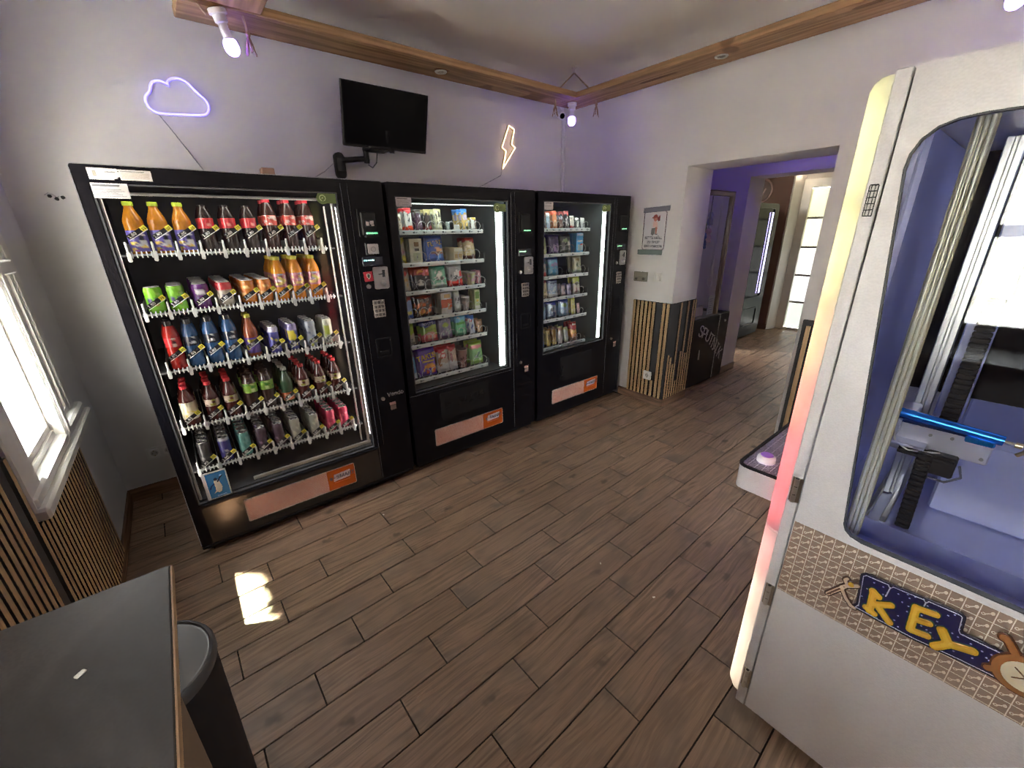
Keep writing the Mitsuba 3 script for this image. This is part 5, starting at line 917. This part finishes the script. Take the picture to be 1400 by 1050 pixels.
scene[C + '__printed_top'] = mk(prism(shp.buffer(-.007), .003).apply_translation((0, 0, .8745)), 'm_shelfpat', smooth=False)
bt = (1.305, .372)
emit(C + '__button', lathe([(.026, .878), (.0255, .892), (.021, .898), (.0, .898)][::-1], 28, (bt[0], bt[1], 0)), (.42, .12, .80))
scene[C + '__button_cap'] = mk([(lathe([(0, .8985), (.016, .8985), (.018, .900), (.016, .9025), (0, .9030)], 24, (bt[0], bt[1], 0)), srgb(170, 120, 230))], 'm_vcg')
# inside: lining, floor, trough, rails, carriage, chains
scene[P + '__inner_wall'] = mk(cat(bx(1.21, 1.99, .215, .224, .70, 1.76), bx(1.21, 1.23, .205, .224, .75, 1.75), bx(1.30, 1.33, .204, .2155, .75, 1.75), bx(1.21, 2.0, -.585, -.58, .70, 1.76)), 'm_clawinside', smooth=False)
scene[P + '__inner_floor'] = mk(cat(bx(1.415, 1.99, -.58, .175, .745, .765, .002), bx(1.21, 1.99, .176, .215, .745, .768, .002), bx(1.415, 1.60, .176 - .03, .176, .765, .770)), 'm_clawinside', smooth=False)
scene[P + '__prize_trough'] = mk(cat(bx(1.21, 1.414, -.58, .175, .70, .705), bx(1.408, 1.415, -.58, .175, .70, .765), bx(1.21, 1.216, -.58, .175, .70, .80)), 'm_clawinside', smooth=False)
scene[P + '__ledge'] = mk(cat(bx(1.64, 1.66, .02, .078, 1.02, 1.75, .003), bx(1.60, 1.99, -.58, .02, .765, 1.015, .006), bx(1.585, 1.60, -.58, -.03, 1.0, 1.022, .002)), 'm_clawinside')
scene[P + '__back_panel'] = mk(cat(bx(1.975, 1.985, -.58, .20, 1.015, 1.76), bx(1.60, 1.985, -.575, -.56, 1.015, 1.76)), 'm_screen', smooth=False)
gold = [(bx(1.282, 1.302, .118 + .009 * i, .125 + .009 * i, .77, 1.755, .002), srgb(244, 240, 216)) for i in range(3)]
scene[P + '__cream_rail'] = mk(gold + [(bx(1.288, 1.304, .115, .147, .77, 1.755), srgb(190, 182, 146))], 'm_vcg', smooth=False)
scene[P + '__profile_rail'] = mk(cat(bx(1.60, 1.63, .085, .100, .768, 1.75, .002), bx(1.60, 1.63, .106, .121, .768, 1.75, .002), bx(1.612, 1.63, .09, .118, .768, 1.75), bx(1.415, 1.95, .082, .094, .765, .785, .002), bx(1.415, 1.95, .12, .132, .765, .785, .002)), 'm_alu')
def chain(pts_, w):
    q = []
    p = np.array(pts_, float); d = np.linalg.norm(np.diff(p, axis=0), axis=1).sum(); n = int(d / .0135)
    t = np.linspace(0, 1, n); s = np.concatenate([[0], np.cumsum(np.linalg.norm(np.diff(p, axis=0), axis=1))]) / d
    for i in range(n):
        c = [np.interp(t[i], s, p[:, k_]) for k_ in range(3)]
        q.append(bx(c[0] - .011, c[0] + .011, c[1] - w / 2, c[1] + w / 2, c[2] - .005, c[2] + .005, .0015))
        q.append(bx(c[0] - .007, c[0] + .007, c[1] - w * .36, c[1] + w * .36, c[2] - .0075, c[2] + .0075))
    return cat(*q)
scene[P + '__cable_chain'] = mk(chain([(1.60, .043, 1.035), (1.60, .040, 1.375)], .036), 'm_blackmatte', smooth=False)
scene[key(P + '__cable_chain')] = mk(chain([(1.43, .048, .775), (1.43, .054, .99)], .030), 'm_blackmatte', smooth=False)
G = P + '__carriage'
scene[G] = mk([(bx(1.485, 1.50, -.052, .13, .985, 1.050, .003), srgb(206, 206, 222)), (bx(1.44, 1.60, .06, .165, .995, 1.004, .002), srgb(190, 190, 210)), (bx(1.50, 1.60, .10, .170, 1.0, 1.075, .003), srgb(196, 196, 214)), (bx(1.452, 1.488, .12, .162, 1.02, 1.065, .002), srgb(214, 214, 220))], 'm_vcg')
scene[G + '__motor'] = mk(cat(bx(1.452, 1.486, -.005, .055, .935, .992, .004), bx(1.44, 1.56, .0, .11, .975, .985, .002)), 'm_blackmatte')
scene[G + '__cylinder'] = mk([(cyl((1.47, .165, 1.082), (1.47, -.062, 1.066), .0125, 20), srgb(34, 110, 196)), (bx(1.458, 1.482, -.052, .0, 1.044, 1.060, .003), srgb(36, 120, 190)), (bx(1.462, 1.480, -.06, .15, 1.055, 1.066, .002), srgb(24, 40, 80))], 'm_vcmetal')
scene[G + '__hook'] = mk([(cyl((1.47, -.062, 1.066), (1.47, -.088, 1.064), .0035, 10), srgb(206, 196, 180)), (cyl((1.47, -.080, 1.064), (1.47, -.092, 1.063), .007, 14), srgb(190, 170, 130)), (tube([(1.47, -.088, 1.038), (1.47, -.098, 1.05), (1.47, -.1, 1.066), (1.47, -.098, 1.085), (1.47, -.104, 1.105)], .0045, 8), srgb(176, 150, 116))], 'm_vcmetal')
scene[G + '__cables'] = mk([(tube([(1.46, .13, 1.09), (1.45, .135, 1.05), (1.45, .12, 1.0), (1.45, .09, .985), (1.45, .055, .992), (1.45, .03, 1.0)], .0028, 6), srgb(176, 172, 170)), (tube([(1.45, -.01, .98), (1.45, -.02, .95), (1.45, .005, .925), (1.45, .04, .925)], .003, 6), srgb(70, 70, 84)), (cat(*[cyl((1.484, y, z), (1.481, y, z), .004, 10) for y, z in ((-.04, 1.0), (-.04, 1.04), (.02, 1.035), (.06, 1.03))]), srgb(150, 150, 156))], 'm_vcg')
emit(P + '__inner_light', cat(*[bx(1.62 + .03 * i, 1.632 + .03 * i, -.42 + .05 * j, -.408 + .05 * j, 1.757, 1.762) for i in range(11) for j in range(9)]), np.array([.60, .66, 1.0]) * 9.0, smooth=False)
emit(key(P + '__inner_light'), cat(bx(1.2035, 1.2065, -.55, .10, .775, .795), bx(1.2035, 1.2065, .2175, .2215, .83, 1.15)), np.array([.60, .66, 1.0]) * 7.0, smooth=False)  # hidden strips added behind the window edge to light the lower interior
add('prize_toy', [(trimesh.creation.icosphere(2, .011).apply_translation((1.30, -.018, .722)), srgb(220, 210, 190)), (trimesh.creation.icosphere(2, .008).apply_translation((1.295, -.03, .738)), srgb(236, 226, 206)), (tube([(1.30, .0, .716), (1.31, .02, .71), (1.30, .03, .708)], .004), srgb(150, 140, 130)), (tube([(1.30, -.03, .72), (1.29, -.045, .712)], .003), srgb(150, 140, 130))], 'm_vcg', 'tiny cream figurine lying in the trough of the prize machine', 'figurine')

# ---------------------------------------------------------------- passage and far room
P = thing('claw_machine', 'dark claw machine with glass front in the passage, white lettering on its black base', 'arcade machine')
scene[P + '__base'] = mk(cat(bx(3.73, 4.55, 1.93, 2.68, .02, .725, .006), ), 'm_black')
scene[P + '__base_trim'] = mk(cat(bx(4.330, 4.338, 1.926, 1.932, .03, .72)), 'm_alu', smooth=False)
scene[P + '__deck'] = mk([(bx(3.74, 4.34, 1.94, 2.64, .724, .732), srgb(120, 112, 104))], 'm_vcg', smooth=False)
scene[P + '__lock'] = mk(cat(cyl((4.46, 1.924, .64), (4.46, 1.931, .64), .012, 14), cyl((4.27, 1.924, .36), (4.27, 1.931, .36), .010, 14), bx(3.98, 4.0, 1.926, 1.931, .30, .40)), 'm_alu')
for i, ch in enumerate('SPUTNIK'):
    m = text_y(ch, .115, 0, 0, 0, False, .002, 'c', 0)
    kx = 3.955 + .077 * i; kz = .545 - .030 * i - .0035 * i * i
    scene[key(P + '__letter')] = mk([(m.apply_transform(trimesh.transformations.rotation_matrix(.35 + .04 * i, [0, 1, 0])).apply_translation((kx, 1.929, kz)), srgb(186, 184, 182))], 'm_vc', smooth=False)
scene[P + '__frame'] = mk([(cat(bx(4.245, 4.285, 1.94, 1.98, .73, 1.87, .004), bx(3.73, 4.285, 1.94, 1.98, 1.83, 1.87, .004), bx(4.245, 4.285, 2.60, 2.64, .73, 1.87, .004), bx(3.73, 4.285, 1.94, 2.64, 1.865, 1.872)), srgb(104, 88, 66)), (bx(3.73, 4.28, 2.63, 2.645, .73, 1.86), srgb(70, 70, 84)), (bx(3.73, 4.25, 2.45, 2.63, 1.28, 1.34), srgb(60, 56, 52))], 'm_vcg', smooth=False)
scene[P + '__glass'] = mk(trimesh.Trimesh([[3.73, 1.955, .735], [4.26, 1.955, .735], [4.26, 1.955, 1.83], [3.73, 1.955, 1.83]], [[0, 1, 2], [0, 2, 3]]), 'm_pane', smooth=False)
def plush(x, y, z, s, c1, c2, lab):
    k = thing('plush_toy', lab, 'toy')
    q = [(trimesh.creation.icosphere(2, s * .6).apply_transform(np.diag([1, .9, 1.3, 1])).apply_translation((x, y, z)), c1), (trimesh.creation.icosphere(2, s * .5).apply_translation((x, y, z + s * 1.05)), c2)]
    q += [(trimesh.creation.icosphere(1, s * .2).apply_translation((x + d * s * .4, y, z + s * 1.45)), c2) for d in (-1, 1)] + [(trimesh.creation.icosphere(1, s * .26).apply_translation((x + d * s * .55, y - s * .1, z - s * .5)), c1) for d in (-1, 1)]
    scene[k + '__body'] = mk(q, 'm_vc', True)
    scene[k + '__cord'] = mk([(tube([(x, y, z + s), (x, y, 1.86)], .004, 5), srgb(150, 150, 150))], 'm_vc')
plush(3.955, 2.03, 1.42, .06, CL(40, 60, 120), CL(60, 80, 150), 'blue plush toy hanging in the claw machine, leftmost')
plush(4.075, 2.05, 1.47, .055, CL(190, 160, 176), CL(200, 170, 180), 'pale pink plush toy hanging in the claw machine')
plush(4.16, 2.09, 1.62, .05, CL(150, 156, 190), CL(170, 176, 200), 'pale grey plush toy hanging high in the claw machine')
plush(4.205, 2.16, 1.55, .04, CL(90, 110, 60), CL(120, 140, 70), 'green plush toy hanging in the claw machine, rightmost')
P2 = thing('claw', 'shiny chrome claw hanging by a rod in the claw machine', 'claw')
scene[P2 + '__rod'] = mk(cat(cyl((4.215, 2.03, 1.20), (4.215, 2.03, 1.82), .008, 12), cyl((4.215, 2.03, 1.10), (4.215, 2.03, 1.22), .018, 14)), 'm_chrome')
for a in (0, 2.1, 4.2): scene[key(P2 + '__prong')] = mk(tube([(4.215 + .012 * math.cos(a), 2.03 + .012 * math.sin(a), 1.12), (4.215 + .03 * math.cos(a), 2.03 + .03 * math.sin(a), 1.06), (4.215 + .012 * math.cos(a), 2.03 + .012 * math.sin(a), .99)], .005, 6), 'm_chrome')
add('prize_box', [(bx(3.86, 4.06, 1.985, 2.06, .733, .84, .003), srgb(130, 120, 130)), (bx(3.87, 4.05, 1.983, 1.986, .745, .83), srgb(170, 150, 160))], 'm_vcg', 'pale prize box lying on the deck of the claw machine', 'box')
add('info_card', [(bx(4.10, 4.22, 1.962, 1.966, .74, .93), srgb(150, 154, 166))] + [(bx(4.115, 4.205, 1.960, 1.963, .76 + .022 * i, .766 + .022 * i), srgb(90, 92, 104)) for i in range(7)], 'm_vc', 'printed sheet with lines standing inside the claw machine glass', 'sheet')
add('prize_ball', [(trimesh.creation.icosphere(3, .055).apply_transform(np.diag([1.3, 1, .8, 1])).apply_translation((4.03, 2.12, .90)), srgb(150, 70, 84)), (bx(3.96, 4.1, 2.065, 2.18, .733, .86), srgb(110, 104, 120))], 'm_vcg', 'reddish round toy on a box in the claw machine', 'toy')
emit('claw_machine__purple_light', bx(3.78, 4.2, 2.50, 2.55, 1.815, 1.825), np.array([.30, .22, 1.0]) * 1.5)
P = thing('vending_machine', 'black vending machine in the far room with light strip at its window', 'vending machine')
scene[P + '__cabinet'] = mk(cat(pr_y(rrect(5.55, .03, 6.93, 1.86, .06).difference(rrect(5.70, .60, 6.80, 1.79, .03)), 2.50, 3.3), bx(5.6, 6.9, 3.2, 3.3, .6, 1.8), pr_y(rrect(5.9, .18, 6.75, .44, .02).difference(rrect(5.92, .20, 6.73, .42, .015)), 2.49, 2.51)), 'm_black')
scene[P + '__glass'] = mk(bx(5.70, 6.80, 2.515, 2.521, .60, 1.79), 'm_screen', smooth=False)
emit(P + '__light_strip', bx(6.735, 6.775, 2.500, 2.512, .64, 1.75, .003), (.80, .78, 1.25))
emit(key(P + '__light_strip'), bx(6.66, 6.68, 2.508, 2.514, .64, 1.75, .001), (.45, .40, 1.1))
L('door_1', 'tall white framed glass door of five frosted panes in the far room', kind='structure')
scene['door_1__frame'] = mk(cat(bx(7.52, 7.62, 2.33, 2.46, 0, 2.20, .006), bx(7.52, 7.62, 1.5, 2.46, 2.08, 2.2, .006), bx(7.55, 7.62, 1.50, 2.36, 0, .035), bx(7.52, 7.62, 1.50, 1.58, 0, 2.2, .006)), 'm_frame')
zs = [.035, .44, .85, 1.262, 1.672, 2.08]
pc = [(1.0, 1.12, .98), (1.75, 1.85, 1.75), (1.8, 1.85, 1.75), (1.40, 1.42, 1.0), (1.15, 1.14, .62)]
for a, b, c in zip(zs, zs[1:], pc):
    k = key('door_1__pane'); emit(k, bx(7.575, 7.583, 1.58, 2.335, a + .012, b - .012), np.array(c) * 0.50)
scene['door_1__glazing_bars'] = mk(cat(*[bx(7.56, 7.59, 1.58, 2.335, z - .013, z + .013) for z in zs[1:-1]]), 'm_cable', smooth=False)
P = thing('ceiling_lamp', 'small round glowing ceiling lamp in the far room', 'ceiling lamp')
scene[P + '__rim'] = mk([(cyl((7.36, 2.40, 2.30), (7.36, 2.40, 2.345), .055, 20), srgb(180, 170, 160))], 'm_vc')
emit(P + '__disc', cyl((7.36, 2.40, 2.288), (7.36, 2.40, 2.302), .046, 20), (14, 11, 8))
P = thing('round_neon_sign', 'round unlit neon ring sign on the brown wall of the far room', 'neon sign')
scene[P + '__ring'] = mk([(tube([(7.28, 2.95 + .17 * math.cos(a), 2.07 + .17 * math.sin(a)) for a in np.linspace(0, 2 * math.pi, 28)[:-1]], .012, 8, True), srgb(206, 180, 176)), (tube([(7.28, 2.87, 2.10), (7.28, 2.90, 2.02), (7.28, 2.95, 2.06)], .010, 8), srgb(206, 180, 176))], 'm_vcg', True)
scene[P + '__board'] = mk([(pr_x(Point(2.95, 2.07).buffer(.15, 20), 7.288, 7.30), srgb(90, 72, 66))], 'm_vc')
bulb(4.30, 1.45, 2.31, 'violet bulb hidden behind the doorway lintel in the passage', BULB * 2.6, (0, 0), 2.6)

# ---------------------------------------------------------------- small bits
for i, (x, y, z, lab) in enumerate(((1.335, .985, .0, 'tiny white paper scrap on the floor before the prize machine'), (.655, 2.06, .0, 'tiny white paper scrap on the floor near the drinks machine'), (1.36, .70, 0, 'tiny pale crumb on a floor plank between the paper scrap and the prize machine'), (-.215, .66, 1.02, 'tiny white crumb on the dark counter top'))):
    add('paper_scrap', [(bx(-.006, .006, -.0035, .0035, .0, .003, .001), srgb(236, 232, 226))], 'm_vc', lab, 'scrap', to_world=T().translate([x, y, z]).rotate([0, 0, 1], 40 + 60 * i))
